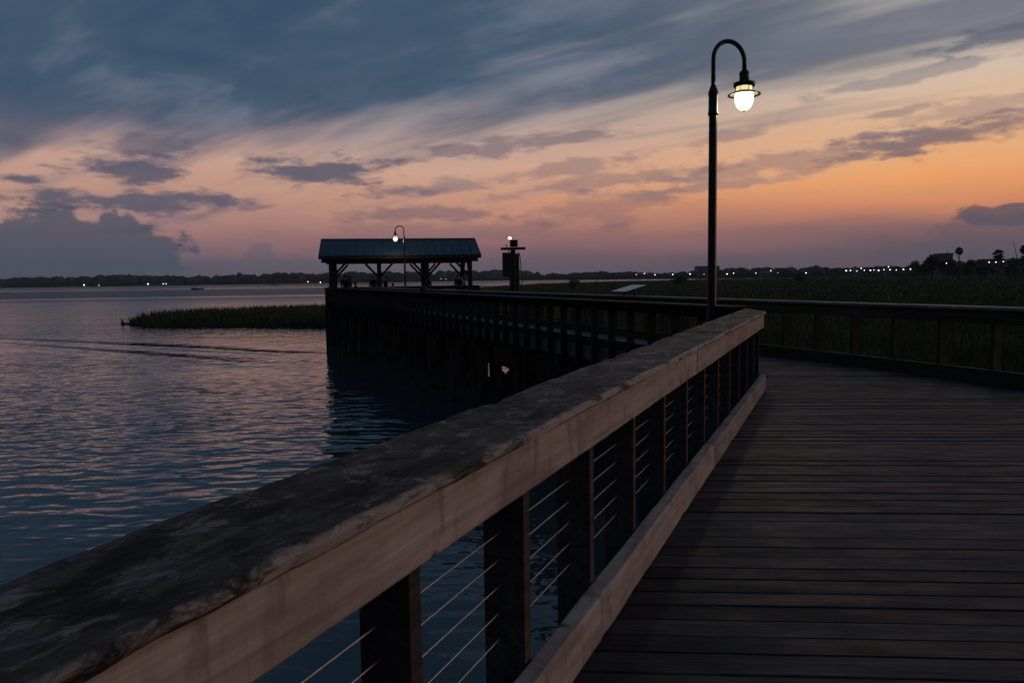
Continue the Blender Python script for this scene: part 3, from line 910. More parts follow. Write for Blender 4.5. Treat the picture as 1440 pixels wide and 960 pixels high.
# ------------------------------------------------------------------ pavilion at the end of the pier
PY = R(10.0)
pc = nP * (LPL - .42) + dP * (PIER_END - .9)
pav = thing('pavilion', 'open timber pavilion with a blue metal gable roof at the end of the pier', 'pavilion', (pc.x, pc.y, DECK), PY)
PW, PD = 10.0, 5.6                # platform: local X right, Y away
fl = MB()
yy = 0.02
while yy < PD:
    fl.box(-.25, PW, yy, yy + .1385, -.05, random.uniform(-.004, .002)); yy += .147
o = fl.build('floor_planks', 'dark_wood', pav); o['kind'] = 'stuff'
for y_ in (.05, PD - .05):
    MB().box(-.25, PW, y_ - .03, y_ + .03, -.32, -.056).build('rim_joist', 'dark_wood', pav)
pxs = [.15, 3.25, 6.4, 9.3]
for x_ in pxs + [PW - .1]:
    for y_ in (.35, 2.8, PD - .35):
        MB().tube([(x_, y_, -5.0), (x_, y_, -.32)], [.17, .15], 12).build('piling', 'pile_wood', pav, True)
for x_ in np.arange(-.2, PW - .05, .204):
    link('added_screen_board', ws.data, pav, T(x_, .14, -DECK - .6) @ Matrix.Rotation(R(90), 4, 'Z') @ Matrix.Rotation(R(-90), 4, 'Y'))  # same boards, added to keep the space under the platform black
FY, BY = .45, PD - .55
EH, RH = 2.96, 4.22
for y_ in (FY, BY):
    MB().box(-.45, PW - .15, y_ - .1, y_ + .1, EH - .34, EH + .0).build('header_beam', 'beam_dark', pav)
    for x_ in pxs:
        MB().box(x_ - .14, x_ + .14, y_ - .14, y_ + .14, -.02, EH - .34, None, .01).build('post', 'beam_dark', pav)
        for s_ in (-1, 1):
            if x_ + s_ * .9 < -.3 or x_ + s_ * .9 > PW: continue
            MB().bar((x_ + s_ * .08, y_, EH - 1.28), (x_ + s_ * .92, y_, EH - .38), .14, .21, up=(0, 1, 0)).build('brace', 'beam_dark', pav)
for x_ in pxs:
    MB().box(x_ - .08, x_ + .08, FY + .1, BY - .1, EH - .32, EH + .02).build('tie_beam', 'beam_dark', pav)
    for y_, s_ in ((FY, 1), (BY, -1)):
        MB().bar((x_, y_ + s_ * .08, EH - 1.28), (x_, y_ + s_ * .92, EH - .36), .14, .21, up=(1, 0, 0)).build('brace', 'beam_dark', pav)
# roof: two slopes of standing-seam sheets
XL, XR, YF, YB = -.55, PW - .05, -.35, PD + .25
YM = (YF + YB) / 2
roof = MB()
for ya, yb in ((YF, YM), (YB, YM)):
    roof.add([(XL + .04, ya, EH + .02), (XR - .04, ya, EH + .02), (XR - .04, yb, RH - .06), (XL + .04, yb, RH - .06), (XL + .04, ya, EH + .10), (XR - .04, ya, EH + .10), (XR - .04, yb, RH + .02), (XL + .04, yb, RH + .02)],
             [(0, 1, 2, 3), (7, 6, 5, 4), (0, 4, 5, 1), (1, 5, 6, 2), (3, 2, 6, 7), (0, 3, 7, 4)])
ro = roof.build('roof', 'beam_dark', pav)
np_ = 18
sw = (XR - XL) / np_
sl = math.atan2(RH - EH - .08, YM - YF); slen = math.hypot(RH - EH - .08, YM - YF) + .08
for side in (0, 1):
    sheet = MB()
    sheet.add([(0.006, 0, 0), (sw - .006, 0, 0), (sw - .006, slen, 0), (.006, slen, 0), (.006, 0, .012), (sw - .006, 0, .012), (sw - .006, slen, .012), (.006, slen, .012)],
              [(3, 2, 1, 0), (4, 5, 6, 7), (0, 1, 5, 4), (1, 2, 6, 5), (2, 3, 7, 6), (3, 0, 4, 7)])
    sheet.box(.0, .03, 0, slen, .002, .05)
    me_ = None
    for q in range(np_):
        if side == 0:
            M = T(XL + sw * q, YF - .05, EH + .083) @ Matrix.Rotation(sl, 4, 'X')
        else:
            M = T(XL + sw * (q + 1), YB + .05, EH + .083) @ Matrix.Rotation(math.pi, 4, 'Z') @ Matrix.Rotation(sl, 4, 'X')
        if me_ is None:
            o = sheet.build('roof_sheet', 'roof_metal', ro, M=M); me_ = o.data
        else:
            link('roof_sheet', me_, ro, M)
MB().add([(XL - .01, YM - .16, RH + .0), (XR + .01, YM - .16, RH + .0), (XR + .01, YM, RH + .09), (XL - .01, YM, RH + .09), (XL - .01, YM + .16, RH + .0), (XR + .01, YM + .16, RH + .0)], [(0, 1, 2, 3), (3, 2, 5, 4)]).build('ridge_cap', 'roof_metal', ro)
for x_ in (XL, XR):
    for ya in (YF, YB):
        MB().bar((x_, ya - .05 * (1 if ya == YF else -1), EH - .02), (x_, YM, RH - .04), .05, .24).build('fascia', 'beam_dark', ro)
MB().box(XL, XR, YF - .075, YF - .045, EH - .14, EH + .07).build('fascia', 'beam_dark', ro)
# gable trusses
for x_ in (pxs[0], pxs[-1]):
    MB().box(x_ - .06, x_ + .06, YM - .08, YM + .08, EH + .1, RH - .1).build('king_post', 'beam_dark', pav)

# railings round the pavilion platform
def local_rail(label, x0, y0, ang, L, outside, seed):
    M_ = Matrix.Rotation(PY, 4, 'Z'); M_.translation = (pc.x, pc.y, 0)
    A_ = M_ @ Vector((x0, y0, 0))
    return railing(label, A_, PY + ang, L, list(np.arange(.1, L, .77)) + [L - .05], outside, ('dark_wood', 'dark_wood', 'dark_wood'), seed=seed)


local_rail('dark railing along the back of the pavilion platform', -.15, PD - .2, 0, PW + .1, 1, 41)
local_rail('dark railing at the open water end of the pavilion platform', -.14, .3, R(90), PD - .75, 1, 43)
local_rail('dark railing at the marsh end of the pavilion platform', PW - .2, .35, R(90), PD - .75, -1, 45)
xr = (nP * LPR + dP * (PIER_END - 1) - pc); ML = Matrix.Rotation(-PY, 3, 'Z') @ xr
local_rail('dark front railing of the pavilion platform beside the far lamp', ML.x + .25, .12, 0, PW - ML.x - .35, -1, 47)


# ------------------------------------------------------------------ people
def skin_mesh(name, joints, edges, mname, parent, root=0, sub=2):
    me_ = bpy.data.meshes.new(name)
    me_.from_pydata([j[0] for j in joints], edges, [])
    o = bpy.data.objects.new(name, me_); COL.objects.link(o); o.parent = parent
    sk = o.modifiers.new('skin', 'SKIN'); sk.use_smooth_shade = True
    for i_, j in enumerate(joints):
        sv = me_.skin_vertices[0].data[i_]
        rr = j[1] if hasattr(j[1], '__len__') else (j[1], j[1])
        sv.radius = rr; sv.use_root = (i_ == root)
    ss = o.modifiers.new('sub', 'SUBSURF'); ss.levels = sub; ss.render_levels = sub
    me_.materials.append(MATS[mname])
    return o


def person(label, loc, rz, H_, top, bottom, hair, pose='stand', long_hair=False, armL=None, armR=None, group='people under the pavilion'):
    p_ = thing('person', label, 'person', loc, rz, group)
    s_ = H_ / 1.71
    V_ = lambda x, y, z: Vector((x, y, z)) * s_
    if pose == 'sit':
        hip = .50; hz = .52
        kneeL, kneeR = V_(-.10, .42, .50), V_(.10, .42, .50); ftL, ftR = V_(-.10, .44, .07), V_(.10, .44, .07)
    else:
        hz = .93
        kneeL, kneeR = V_(-.10, .03, .50), V_(.11, .01, .50); ftL, ftR = V_(-.11, -.02, .08), V_(.13, -.02, .08)
    dz_ = hz - .93
    pel, wai, che, nec, hd0, hd1 = V_(0, 0, hz), V_(0, -.005, hz + .17), V_(0, .0, hz + .40), V_(0, .005, 1.50 + dz_), V_(0, .02, 1.57 + dz_), V_(0, .02, 1.68 + dz_)
    shL, shR = V_(-.19, 0, 1.42 + dz_), V_(.19, 0, 1.42 + dz_)
    aL = armL or ((-.25, -.02, 1.14), (-.24, .10, .90)); aR = armR or ((.25, -.02, 1.14), (.24, .12, .91))
    elL, haL = V_(*aL[0]) + V_(0, 0, dz_), V_(*aL[1]) + V_(0, 0, dz_); elR, haR = V_(*aR[0]) + V_(0, 0, dz_), V_(*aR[1]) + V_(0, 0, dz_)
    fiL = haL + (haL - elL).normalized() * .11 * s_; fiR = haR + (haR - elR).normalized() * .11 * s_
    hipL, hipR = V_(-.10, 0, hz - .06), V_(.10, 0, hz - .06)
    toL, toR = ftL + V_(0, .16, -.045), ftR + V_(0, .16, -.045)
    q = s_
    J = [(pel, .13 * q), (wai, (.135 * q, .10 * q)), (che, (.155 * q, .105 * q)), (nec, .055 * q), (hd0, (.068 * q, .08 * q)), (hd1, (.075 * q, .09 * q)),
         (shL, .06 * q), (elL, .043 * q), (haL, .032 * q), (fiL, .022 * q), (shR, .06 * q), (elR, .043 * q), (haR, .032 * q), (fiR, .022 * q),
         (hipL, .09 * q), (kneeL, .058 * q), (ftL, .042 * q), (toL, .03 * q), (hipR, .09 * q), (kneeR, .058 * q), (ftR, .042 * q), (toR, .03 * q)]
    E = [(0, 1), (1, 2), (2, 3), (3, 4), (4, 5), (2, 6), (6, 7), (7, 8), (8, 9), (2, 10), (10, 11), (11, 12), (12, 13), (0, 14), (14, 15), (15, 16), (16, 17), (0, 18), (18, 19), (19, 20), (20, 21)]
    skin_mesh('body', J, E, 'skin_tone', p_)
    g_ = .036 * q
    up_ = lambda r_: tuple(v + g_ for v in r_) if hasattr(r_, '__len__') else r_ + g_
    JS = [(J[0][0] + V_(0, 0, -.02), .145 * q), (J[1][0], up_(J[1][1])), (J[2][0], up_(J[2][1])), (nec - V_(0, 0, .05), .07 * q), (shL, .088 * q), (elL, .070 * q), (elL.lerp(haL, .7), .054 * q), (shR, .088 * q), (elR, .070 * q), (elR.lerp(haR, .7), .054 * q)]
    skin_mesh('shirt', JS, [(0, 1), (1, 2), (2, 3), (2, 4), (4, 5), (5, 6), (2, 7), (7, 8), (8, 9)], top, p_)
    JT = [(pel + V_(0, 0, .03), .14 * q), (hipL, .105 * q), (kneeL, .075 * q), (ftL + V_(0, 0, .05), .06 * q), (hipR, .105 * q), (kneeR, .075 * q), (ftR + V_(0, 0, .05), .06 * q)]
    skin_mesh('trousers', JT, [(0, 1), (1, 2), (2, 3), (0, 4), (4, 5), (5, 6)], bottom, p_)
    hc = V_(0, -.005, 1.665 + dz_)
    bmh = bmesh.new(); bmesh.ops.create_icosphere(bmh, subdivisions=3, radius=1)
    for v_ in bmh.verts:
        c_ = v_.co.copy(); front = max(0, c_.y)
        zz = c_.z
        v_.co = Vector((c_.x * .092, c_.y * .105 - .012, zz * .108 + (.03 if front > .3 and zz < .35 else 0))) * q
        if long_hair and c_.y < .1 and zz < -.1: v_.co.z -= .20 * q * min(1, -zz * 1.6)
        if front > .45 and zz < .3: v_.co.y *= .55
        v_.co += hc
        v_.co *= 1 + .01 * mnoise.noise(v_.co * 30)
    me_ = bpy.data.meshes.new('hair'); bmh.to_mesh(me_); bmh.free(); me_.materials.append(MATS[hair])
    link('hair', me_, p_)
    return p_


Mpav = Matrix.Rotation(PY, 4, 'Z'); Mpav.translation = (pc.x, pc.y, DECK)


def pav_pt(px, ly):
    """pavilion-floor point in photo column px, ly metres behind the platform's front edge"""
    k_ = (px - 720) / F
    a_ = Mpav @ Vector((0, ly, 0)); e_ = Mpav @ Vector((1, ly, 0)) - a_
    s_ = (k_ * a_.y - a_.x) / (e_.x - k_ * e_.y)
    return a_ + e_ * s_


def bench(label, c, rz, L):
    b_ = thing('bench', label, 'bench', c, rz, 'benches under the pavilion')
    for q in range(3):
        MB().box(-L / 2, L / 2, -.2 + q * .135, -.2 + q * .135 + .125, .40, .44, None, .004).build('seat_board', 'dark_wood', b_)
    for s_ in (-1, 1):
        MB().box(s_ * (L / 2 - .2) - .05, s_ * (L / 2 - .2) + .05, -.17, .17, 0, .40).build('leg', 'dark_wood', b_)
    return b_


person('person in an olive top standing beside the pavilion post over open water', pav_pt(469.5, 1.3), R(150), 1.66, 'cloth_olive', 'cloth_black', 'hair_dark')
person('taller person in dark clothes standing close to a companion in purple', pav_pt(487.5, 1.6), R(200), 1.78, 'cloth_black', 'cloth_black', 'hair_dark')
person('person in a purple top leaning close to a taller companion in black', pav_pt(493.2, 1.5), R(130), 1.72, 'cloth_purple', 'cloth_denim', 'hair_dark', long_hair=True)
pp = pav_pt(502, 1.7)
person('person seated on a bench with one arm reaching forward', pp, R(-80), 1.74, 'cloth_navy', 'cloth_black', 'hair_dark', 'sit', armR=((.26, .20, 1.28), (.22, .45, 1.22)))
bench('low wooden bench carrying the seated person with outstretched arm', pp, R(-80), 1.6)
person('person in black with the arms lifted at the middle pavilion post', pav_pt(527, 1.2), R(20), 1.70, 'cloth_black', 'cloth_black', 'hair_light', armR=((.26, .14, 1.20), (.14, .30, 1.36)))
person('person in an orange top between two dark-clothed companions', pav_pt(535.5, 1.0), R(170), 1.63, 'cloth_orange', 'cloth_black', 'hair_light', long_hair=True, armL=((-.26, .12, 1.18), (-.14, .28, 1.3)))
person('person in dark navy standing next to the orange top', pav_pt(544, 1.3), R(120), 1.64, 'cloth_navy', 'cloth_denim', 'hair_dark')
pp = pav_pt(554, 1.5)
person('person in grey sitting low on a bench', pp, R(60), 1.55, 'cloth_grey', 'cloth_denim', 'hair_dark', 'sit')
bench('low wooden bench carrying the person in grey', pp, R(60), 1.3)
person('person in black standing alone against a pavilion post', pav_pt(603, 1.6), R(190), 1.60, 'cloth_black', 'cloth_black', 'hair_dark')
person('person in a heavy black top standing under the marsh end of the roof', pav_pt(646, 1.6), R(170), 1.68, 'cloth_black', 'cloth_black', 'hair_dark')
person('person in dark grey beside the one in the heavy black top', pav_pt(651, 2.1), R(210), 1.62, 'cloth_grey', 'cloth_black', 'hair_dark', long_hair=True)

# bag resting on the pier's railing
l_ = LPL - .08; tB_ = (597 - 720) / F
t_b = l_ * (nP.x - tB_ * nP.y) / (tB_ * dP.y - dP.x)
pb = nP * l_ + dP * t_b
bg_ = thing('bag', 'small dark rounded bag resting on the water side railing of the pier', 'bag', (pb.x, pb.y, DECK + RAIL - .004), angP)
MB().lathe([(0, 0), (.12, 0), (.14, .03), (.15, .10), (.14, .17), (.10, .21), (.04, .225), (0, .225)], 16).build('body', 'cloth_black', bg_, True)
MB().tube([(-.06 + .12 * q / 8, 0, .21 + .07 * math.sin(math.pi * q / 8)) for q in range(9)], .012, 8).build('handle', 'cloth_black', bg_, True)

# ------------------------------------------------------------------ tilted information panel on the marsh-side railing
ps = at_z(883, 413.2, DECK + RAIL + .015)
k_ = (884 - 720) / F
l_ = LPR + .06
t_s = l_ * (nP.x - k_ * nP.y) / (k_ * dP.y - dP.x)
q_ = nP * l_ + dP * t_s
pn = thing('information_panel', 'pale tilted information panel mounted on the marsh side railing', 'sign', (q_.x, q_.y, DECK + RAIL), arm)
Mt = T(0, 0, .17) @ Matrix.Rotation(R(-14), 4, 'Y')
MB().box(-.30, .34, -.36, .36, -.02, -.001).build('frame', 'black_metal', pn, M=Mt)
MB().box(-.28, .32, -.34, .34, .0, .006).build('face', 'panel_face', pn, M=Mt)
for s_ in (-1, 1):
    MB().tube([(.03, s_ * .25, -.001), (.03, s_ * .25, .155)], .02, 10).build('leg', 'black_metal', pn, True)

# ------------------------------------------------------------------ channel marker
mk = at_y(722.5, 420, 46.0)
mr = thing('channel_marker', 'dark timber channel marker with crossbar, board and small light in the marsh', 'marker', (mk.x, mk.y, 0), R(-8))
zpx = lambda y_: EYE + (391 - y_) / F * 46.0
for (dx_, dy_) in ((0, 0), (.22, .18), (-.12, .26)):
    MB().tube([(dx_, dy_, -1.2), (dx_ * .9, dy_ * .9, zpx(352 if dx_ == 0 else 357))], [.19, .15], 14).build('pile', 'pile_wood', mr, True)
MB().box(-.72, .78, -.24, -.14, zpx(352), zpx(348.4), None, .01).build('crossbar', 'beam_dark', mr)
MB().box(-.17, .27, -.14, .25, zpx(347.6), zpx(338), None, .01).build('battery_box', 'black_metal', mr)
MB().box(-.63, -.05, -.26, -.20, zpx(389), zpx(355.5), None, .006).build('dayboard', 'beam_dark', mr)
MB().box(-.14, -.08, -.22, -.16, zpx(389), zpx(352.1)).build('board_rail', 'beam_dark', mr)
MB().bar((-.42, -.19, zpx(344)), (-.22, -.19, zpx(355)), .06, .05).build('strut', 'beam_dark', mr)
MB().tube([(.3, -.1, zpx(355)), (.38, -.12, zpx(356.5)), (.44, -.14, zpx(361)), (.55, -.2, zpx(395)), (.56, -.2, -.3)], .028, 8).build('ladder_pipe', 'black_metal', mr, True)
lt = MB().lathe([(.09, 0), (.09, .05), (.05, .06)], 12, (-.19, 0, zpx(338) - .02)).build('light_base', 'black_metal', mr, True)
MB().lathe([(.05, .04), (.09, .07), (.10, .13), (.07, .19), (0, .21)], 14, (-.19, 0, zpx(338) - .02)).build('light', 'beacon_white', mr, True)


# ------------------------------------------------------------------ shrubs, trees, palms
def leaf_cloud(blobs, n_, size, seed):
    r_ = np.random.default_rng(seed)
    V_ = []; 
    vol = np.array([b[3] * b[4] for b in blobs]); pr = vol / vol.sum()
    idx = r_.choice(len(blobs), n_, p=pr)
    B_ = np.array(blobs)[idx]
    d_ = r_.normal(size=(n_, 3)); d_ /= np.linalg.norm(d_, axis=1)[:, None]
    rad = r_.uniform(.45, 1.05, n_) ** .6
    c_ = B_[:, :3] + d_ * rad[:, None] * np.stack([B_[:, 3], B_[:, 3], B_[:, 4]], 1)
    a_ = r_.normal(size=(n_, 3)); a_ /= np.linalg.norm(a_, axis=1)[:, None]
    b_ = np.cross(a_, d_); b_ /= np.linalg.norm(b_, axis=1)[:, None] + 1e-9
    s_ = size * r_.uniform(.6, 1.3, n_)[:, None]
    V_ = np.stack([c_ - a_ * s_, c_ + b_ * s_ * .5, c_ + a_ * s_, c_ - b_ * s_ * .5], 1).reshape(-1, 3)
    mb = MB(); mb.v = V_.tolist(); mb.f = [(4 * i_, 4 * i_ + 1, 4 * i_ + 2, 4 * i_ + 3) for i_ in range(n_)]
    return mb


def tree(name, label, cat, px, ybase, Yd, width_px, top_y, seed, group=None, shrub=False, n_=1800):
    r_ = random.Random(seed)
    zb = .05 if shrub else 1.6
    p_ = Vector(((px - 720) / F * Yd, Yd, zb))
    yh = 401.5 - .0145 * px
    Ht = EYE + (yh - top_y) / F * Yd - zb; Wd = width_px / F * Yd
    t_ = thing(name, label, cat, p_, r_.uniform(0, 6), group)
    tr = MB(); lim = []
    hb = Ht * (.12 if shrub else .35)
    tr.tube([(0, 0, -.4), (.02 * Ht, 0, hb), (.0, .02 * Ht, Ht * .75)], [Wd * .045, Wd * .035, Wd * .01], 8)
    blobs = []
    for q in range(9):
        a_ = r_.uniform(0, 2 * math.pi); rr = r_.uniform(.05, .34) * Wd; hz_ = r_.uniform(.35, .82) * Ht
        bx_, by_ = math.cos(a_) * rr, math.sin(a_) * rr
        tr.tube([(0, 0, hb * r_.uniform(.6, 1)), (bx_ * .6, by_ * .6, hz_ * .75), (bx_, by_, hz_)], [Wd * .02, Wd * .013, Wd * .006], 6)
        blobs.append((bx_, by_, hz_, Wd * r_.uniform(.14, .26), Ht * r_.uniform(.12, .22)))
    tr.build('trunk', 'bark', t_)
    leaf_cloud(blobs, n_, Wd * .045, seed).build('crown', 'leaf_dark', t_)
    return t_


tree('shrub', 'dark round shrub on the marsh beyond the information panel', 'shrub', 865, 402, 95, 9.5, 392, 5, shrub=True, n_=700)
tree('shrub', 'wide dark shrub at the far edge of the marsh between marker and panel', 'shrub', 808, 398, 200, 19, 388.2, 6, shrub=True, n_=900)
tree('shrub', 'tiny dark shrub at the far marsh edge beside a wider one', 'shrub', 840, 397, 230, 9, 390.2, 61, shrub=True, n_=400)
tree('shrub', 'broad low shrub at the far marsh edge behind the near lamp', 'shrub', 957, 394, 300, 34, 384.0, 7, shrub=True, n_=1000)
tree('shrub', 'broad low shrub at the marsh edge under the town lights', 'shrub', 1125, 392, 330, 30, 382.5, 71, shrub=True, n_=1000)
for (px, Yd, wp, ty, lb) in ((1287, 330, 20, 364, 'bushy dark tree at the town edge next to the row of lights'), (1310, 300, 40, 358, 'broad dark tree leaning over the pale house with an aerial'), (1332, 290, 36, 364, 'dark tree in front of the pale house with an aerial'),
                             (1362, 300, 26, 363, 'low dark tree beside the slender palm'), (1385, 280, 36, 372, 'low hedge-like tree in front of the low house'), (1418, 300, 34, 359.5, 'spreading dark tree behind the bushy palm'), (1438, 280, 24, 354, 'tall dark tree under the palm with a leaning pole'), (1462, 290, 36, 362, 'dark tree past the palm with a leaning pole')):
    tree('tree', lb, 'tree', px, 385, Yd, wp, ty, int(px), 'trees at the town edge')


def palm(label, px, Yd, top_y, width_px, seed):
    r_ = random.Random(seed); yh = 401.5 - .0145 * px
    p_ = Vector(((px - 720) / F * Yd, Yd, 1.5)); Ht = EYE + (yh - top_y) / F * Yd - 1.5; Wd = width_px / F * Yd
    t_ = thing('palm_tree', label, 'palm tree', p_, 0, 'palms at the town edge')
    hc_ = Ht - Wd * .48
    MB().tube([(0, 0, -.5), (.1, 0, hc_ * .5), (0, 0, hc_)], [.28, .22, .2], 10).build('trunk', 'bark', t_, True)
    me0 = None
    cr = MB()
    for q in range(90):
        a_ = r_.uniform(0, 2 * math.pi); e_ = r_.uniform(-1.1, 1.5); L_ = Wd * .5 * r_.uniform(.8, 1.05)
        d_ = Vector((math.cos(a_) * math.cos(e_), math.sin(a_) * math.cos(e_), math.sin(e_)))
        s_ = Vector((-math.sin(a_), math.cos(a_), 0))
        b0 = Vector((0, 0, hc_))
        for f_ in np.linspace(-1, 1, 9):
            dd = (d_ + s_ * f_ * .55).normalized(); m0 = b0 + d_ * L_ * .4
            tip = b0 + dd * L_ * (1 - .12 * abs(f_)) + Vector((0, 0, -.14 * L_))
            wv = s_ * .16 + Vector((0, 0, .12))
            cr.add([b0 + d_ * L_ * .2, m0 + dd * L_ * .15 + wv, tip, m0 + dd * L_ * .15 - wv], [(0, 1, 2, 3)])
    cr.build('crown', 'palm_leaf', t_)
    return t_


palm('slender palm standing beside the pale house with an aerial', 1347, 300, 347, 13.5, 1)
palm('bushy palm with a round head above the low house', 1402, 290, 349.5, 17.5, 2)
palm('palm with a thin pole leaning towards it', 1440, 285, 342.5, 17, 3)
q_ = at_y(1431, 362, 285.5)
cp = thing('leaning_pole', 'thin leaning pole beside a palm head at the town edge', 'pole', (q_.x + .2, q_.y, 1.4))
zt = at_y(1425, 340, 285.5).z
MB().tube([(0, 0, -.3), (-.55, 0, (zt - 1.4) * .6), (-2.0, 0, zt - 1.4)], [.14, .12, .07], 8).build('shaft', 'black_metal', cp, True)
MB().tube([(-2.0, 0, zt - 1.4), (-2.15, 0, zt - 1.1)], .11, 8).build('tip', 'black_metal', cp, True)


# ------------------------------------------------------------------ town: houses, lights, boats
def house(name, label, px0, px1, Yd, eave_y, ridge_y, depth=9, aerial=None, roof=True):
    yh = 401.5 - .0145 * (px0 + px1) / 2
    x0, x1 = (px0 - 720) / F * Yd, (px1 - 720) / F * Yd
    zb = 1.0; ze = EYE + (yh - eave_y) / F * Yd - zb; zr = EYE + (yh - ridge_y) / F * Yd - zb
    h_ = thing(name, label, 'building', ((x0 + x1) / 2, Yd, zb))
    hw = (x1 - x0) / 2
    MB().box(-hw, hw, 0, depth, -.6, ze).build('wall', 'house_wall', h_)
    if roof:
        MB().add([(-hw - .4, -.4, ze + .004), (hw + .4, -.4, ze + .004), (hw + .4, depth / 2, zr), (-hw - .4, depth / 2, zr), (hw + .4, depth + .4, ze + .004), (-hw - .4, depth + .4, ze + .004)], [(0, 1, 2, 3), (3, 2, 4, 5), (0, 3, 5), (1, 4, 2)]).build('roof', 'house_roof', h_)
    else:
        MB().box(-hw - .2, hw + .2, -.2, depth + .2, ze + .004, zr).build('roof', 'house_roof', h_)
    nw = max(2, int(hw * 2 / 3.2))
    for q in range(nw):
        x_ = -hw + (q + .5) * 2 * hw / nw
        for s_ in range(max(1, int(ze / 3.2))):
            w_ = MB().box(x_ - .55, x_ + .55, -.06, -.005, 1.0 + s_ * 3.0, 2.4 + s_ * 3.0).build('window', 'house_roof', h_)
            MB().box(x_ - .45, x_ + .45, -.075, -.065, 1.1 + s_ * 3.0, 2.3 + s_ * 3.0).build('pane', 'glass_dark', w_)
    if aerial:
        za = EYE + (yh - aerial) / F * Yd - zb
        MB().tube([(hw - .3, depth / 2, ze), (hw - .3, depth / 2, za)], [.22, .1], 8).build('aerial', 'house_roof', h_)
    return h_


house('house', 'tall pale house with an aerial on its roof beside the slender palm', 1326, 1338.5, 340, 358.5, 356.5, 8, 352, False)
house('house', 'low grey house with a flat roof below the bushy palm', 1389, 1412, 330, 366, 364.3, 8, None, False)
house('house', 'low grey house with a gable roof left of the bushy palm', 1375, 1389, 335, 370, 366.8, 8)
house('apartment_block', 'large flat-roofed block on the shore behind the near lamp post', 983, 1012, 960, 376.5, 374.3, 22, None, False)
house('house', 'small pale house with a gable roof among the shore lights', 1128, 1140, 790, 383, 379.5, 9)
house('house', 'long low house with a gable roof under the orange light', 1072, 1092, 830, 384, 381.2, 9)
house('house', 'gabled house under the row of white shore lights', 1205, 1222, 722, 380, 376.2, 9)
house('house', 'gabled house past the row of white shore lights', 1246, 1262, 685, 379, 375.2, 9)


def shore_light(px, py, Yd, mname, r_, label, group):
    p_ = at_y(px, py, Yd)
    gz = .9
    t_ = thing('shore_lamp', label, 'lamp', (p_.x, p_.y, gz), 0, group)
    hh = max(p_.z - gz, 1.0)
    MB().tube([(0, 0, -.6), (0, 0, hh - r_ * .8)], [.12, .08], 6).build('pole', 'black_metal', t_)
    MB().lathe([(0, -r_), (r_ * .7, -r_ * .7), (r_, 0), (r_ * .7, r_ * .7), (0, r_)], 10, (0, 0, hh)).build('bulb', mname, t_, True)


for (px, py, k_) in ((118, 400.8, 1.0), (139, 401, .5), (208, 399.2, 1.1), (229.5, 399, .6), (233.5, 399, .6), (433, 396.2, .7), (450.5, 396.8, .8), (620, 392, .4), (627, 392.3, .4)):
    yd = px_y(px, LS)
    shore_light(px, py, yd - 6, 'shore_white', k_ * .8, 'small white light on the far wooded shore across the open water', 'lights on the far wooded shore')
RL = [(895, 386, .9), (906, 384.6, .7), (921, 386.4, .8), (946, 386, 1.0), (949.5, 388.3, .6), (970.5, 385.2, 1.1), (990, 385.6, .5), (1022.5, 385.2, 1), (1031.5, 384, .8), (1063, 384, .7), (1069, 384.3, 1.1), (1094, 383.4, .4),
      (1133.5, 383.8, 1.0), (1190, 380.6, 1.2), (1196, 380.4, 1.0), (1205, 381, .6), (1211, 377.2, .8), (1215.5, 380, .8), (1224, 380, 1.2), (1229, 379.7, .6), (1235.5, 380.1, 1.2), (1243, 379.2, .7), (1251.5, 379.3, 1.0), (1249.5, 375, .9), (1260.5, 379.5, .8), (1270.5, 379, 1.1), (1280.5, 378.4, 1.1), (1284, 379.6, .6)]
for (px, py, k_) in RL:
    yd = px_y(px, RS)
    shore_light(px, py, yd - 5, 'shore_white', k_ * .00056 * yd, 'small white town light on the shore beyond the marsh', 'white town lights beyond the marsh')
shore_light(1084, 380.7, px_y(1084, RS) - 8, 'shore_orange', .48, 'single orange light among the white town lights', None)
for (px, py) in ((1331, 370), (1391, 368.8), (1400.5, 368.6), (1411, 368)):
    shore_light(px, py, 276, 'shore_white', .13, 'small white light among the trees and houses at the town edge', 'lights at the town edge')


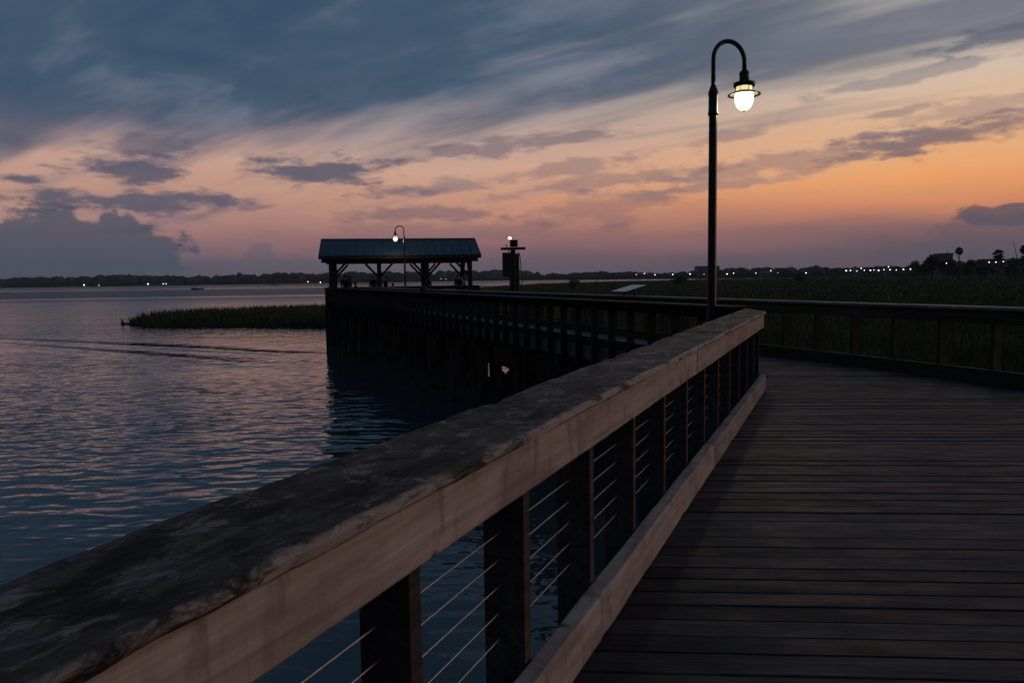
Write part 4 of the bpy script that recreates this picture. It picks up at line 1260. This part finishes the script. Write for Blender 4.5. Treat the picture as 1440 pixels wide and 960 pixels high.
def boat(label, px, py, L_):
    p_ = at_z(px, py, 0)
    b_ = thing('motor_boat', label, 'boat', (p_.x, p_.y, 0), R(170))
    hull = MB(); n0 = 9; vs = []
    for i_ in range(n0):
        f_ = i_ / (n0 - 1); w_ = L_ * .17 * (1 - max(0, f_ - .45) ** 2 * 3.1); zt_ = .75 + .45 * f_ * f_
        vs += [(-L_ / 2 + L_ * f_, -w_, zt_), (-L_ / 2 + L_ * f_, -w_ * .6, -.3), (-L_ / 2 + L_ * f_, w_ * .6, -.3), (-L_ / 2 + L_ * f_, w_, zt_)]
    fs = []
    for i_ in range(n0 - 1):
        for k2 in range(3): fs.append((i_ * 4 + k2, i_ * 4 + 4 + k2, i_ * 4 + 5 + k2, i_ * 4 + 1 + k2))
        fs.append((i_ * 4 + 3, i_ * 4 + 7, i_ * 4 + 4, i_ * 4))
    fs.append((0, 1, 2, 3)); fs.append(((n0 - 1) * 4 + 3, (n0 - 1) * 4 + 2, (n0 - 1) * 4 + 1, (n0 - 1) * 4))
    hull.add(vs, fs).build('hull', 'cloth_navy', b_)
    MB().box(-L_ * .12, L_ * .1, -L_ * .08, L_ * .08, .8, 1.55, None, .05).build('console', 'boat_white', b_)
    for sx in (-1, 1):
        for sy in (-1, 1):
            MB().tube([(sx * L_ * .12, sy * L_ * .09, .8), (sx * L_ * .1, sy * L_ * .09, 2.25)], .04, 6).build('roof_post', 'steel', b_)
    MB().box(-L_ * .17, L_ * .15, -L_ * .12, L_ * .12, 2.25, 2.34, None, .02).build('sun_roof', 'cloth_navy', b_)
    MB().box(-L_ * .56, -L_ * .49, -.2, .2, .1, 1.15, None, .05).build('outboard_motor', 'black_metal', b_)
    return b_


boat('small dark motor boat with a sun roof out on the open water', 277, 407.5, 7.5)
boat('tiny motor boat close to the far wooded shore', 386, 401.6, 9)

# tower far away on the left shore, a bird over the water
q_ = at_y(29, 400, 1440)
tw = thing('mast', 'thin mast rising above the far wooded shore', 'mast', (q_.x, q_.y, .8))
zt = at_y(29, 388.5, 1440).z
MB().tube([(0, 0, -.5), (0, 0, zt - .8)], [1.4, .6], 8).build('shaft', 'black_metal', tw)
MB().box(-1.6, 1.6, -.4, .4, zt - 4.2, zt - 3.4).build('arm', 'black_metal', tw)
q_ = at_y(253, 345, 120)
bd = thing('bird', 'small dark bird flying above the far shore', 'bird', q_, R(30))
MB().lathe([(0, -.2), (.045, -.12), (.06, 0), (.04, .14), (.015, .2), (0, .24)], 10).build('body', 'feather', bd, True, M=Matrix.Rotation(R(90), 4, 'Y'))
for s_ in (-1, 1):
    MB().add([(.08, 0, .02), (-.08, 0, .02), (-.1, s_ * .28, .14), (.06, s_ * .26, .15), (-.06, s_ * .5, .05)], [(0, 1, 2, 3), (3, 2, 4)]).build('wing', 'feather', bd)

# ------------------------------------------------------------------ evening haze over the water
hz = MB()
hz.box(-3600, 3600, -300, 3600, -1.2, 60.0)
m = bpy.data.materials.new('haze'); m.use_nodes = True; m.node_tree.nodes.clear(); MATS['haze'] = m
gg = G(m.node_tree)
o_ = gg.n('ShaderNodeOutputMaterial'); v_ = gg.n('ShaderNodeVolumePrincipled')
v_.inputs['Color'].default_value = (.80, .88, 1.0, 1); v_.inputs['Density'].default_value = .00009
m.node_tree.links.new(v_.outputs[0], o_.inputs['Volume'])
tag(hz.build('haze', 'haze'), 'thin evening haze over the water', 'haze', kind='stuff')
S.cycles.volume_bounces = 0
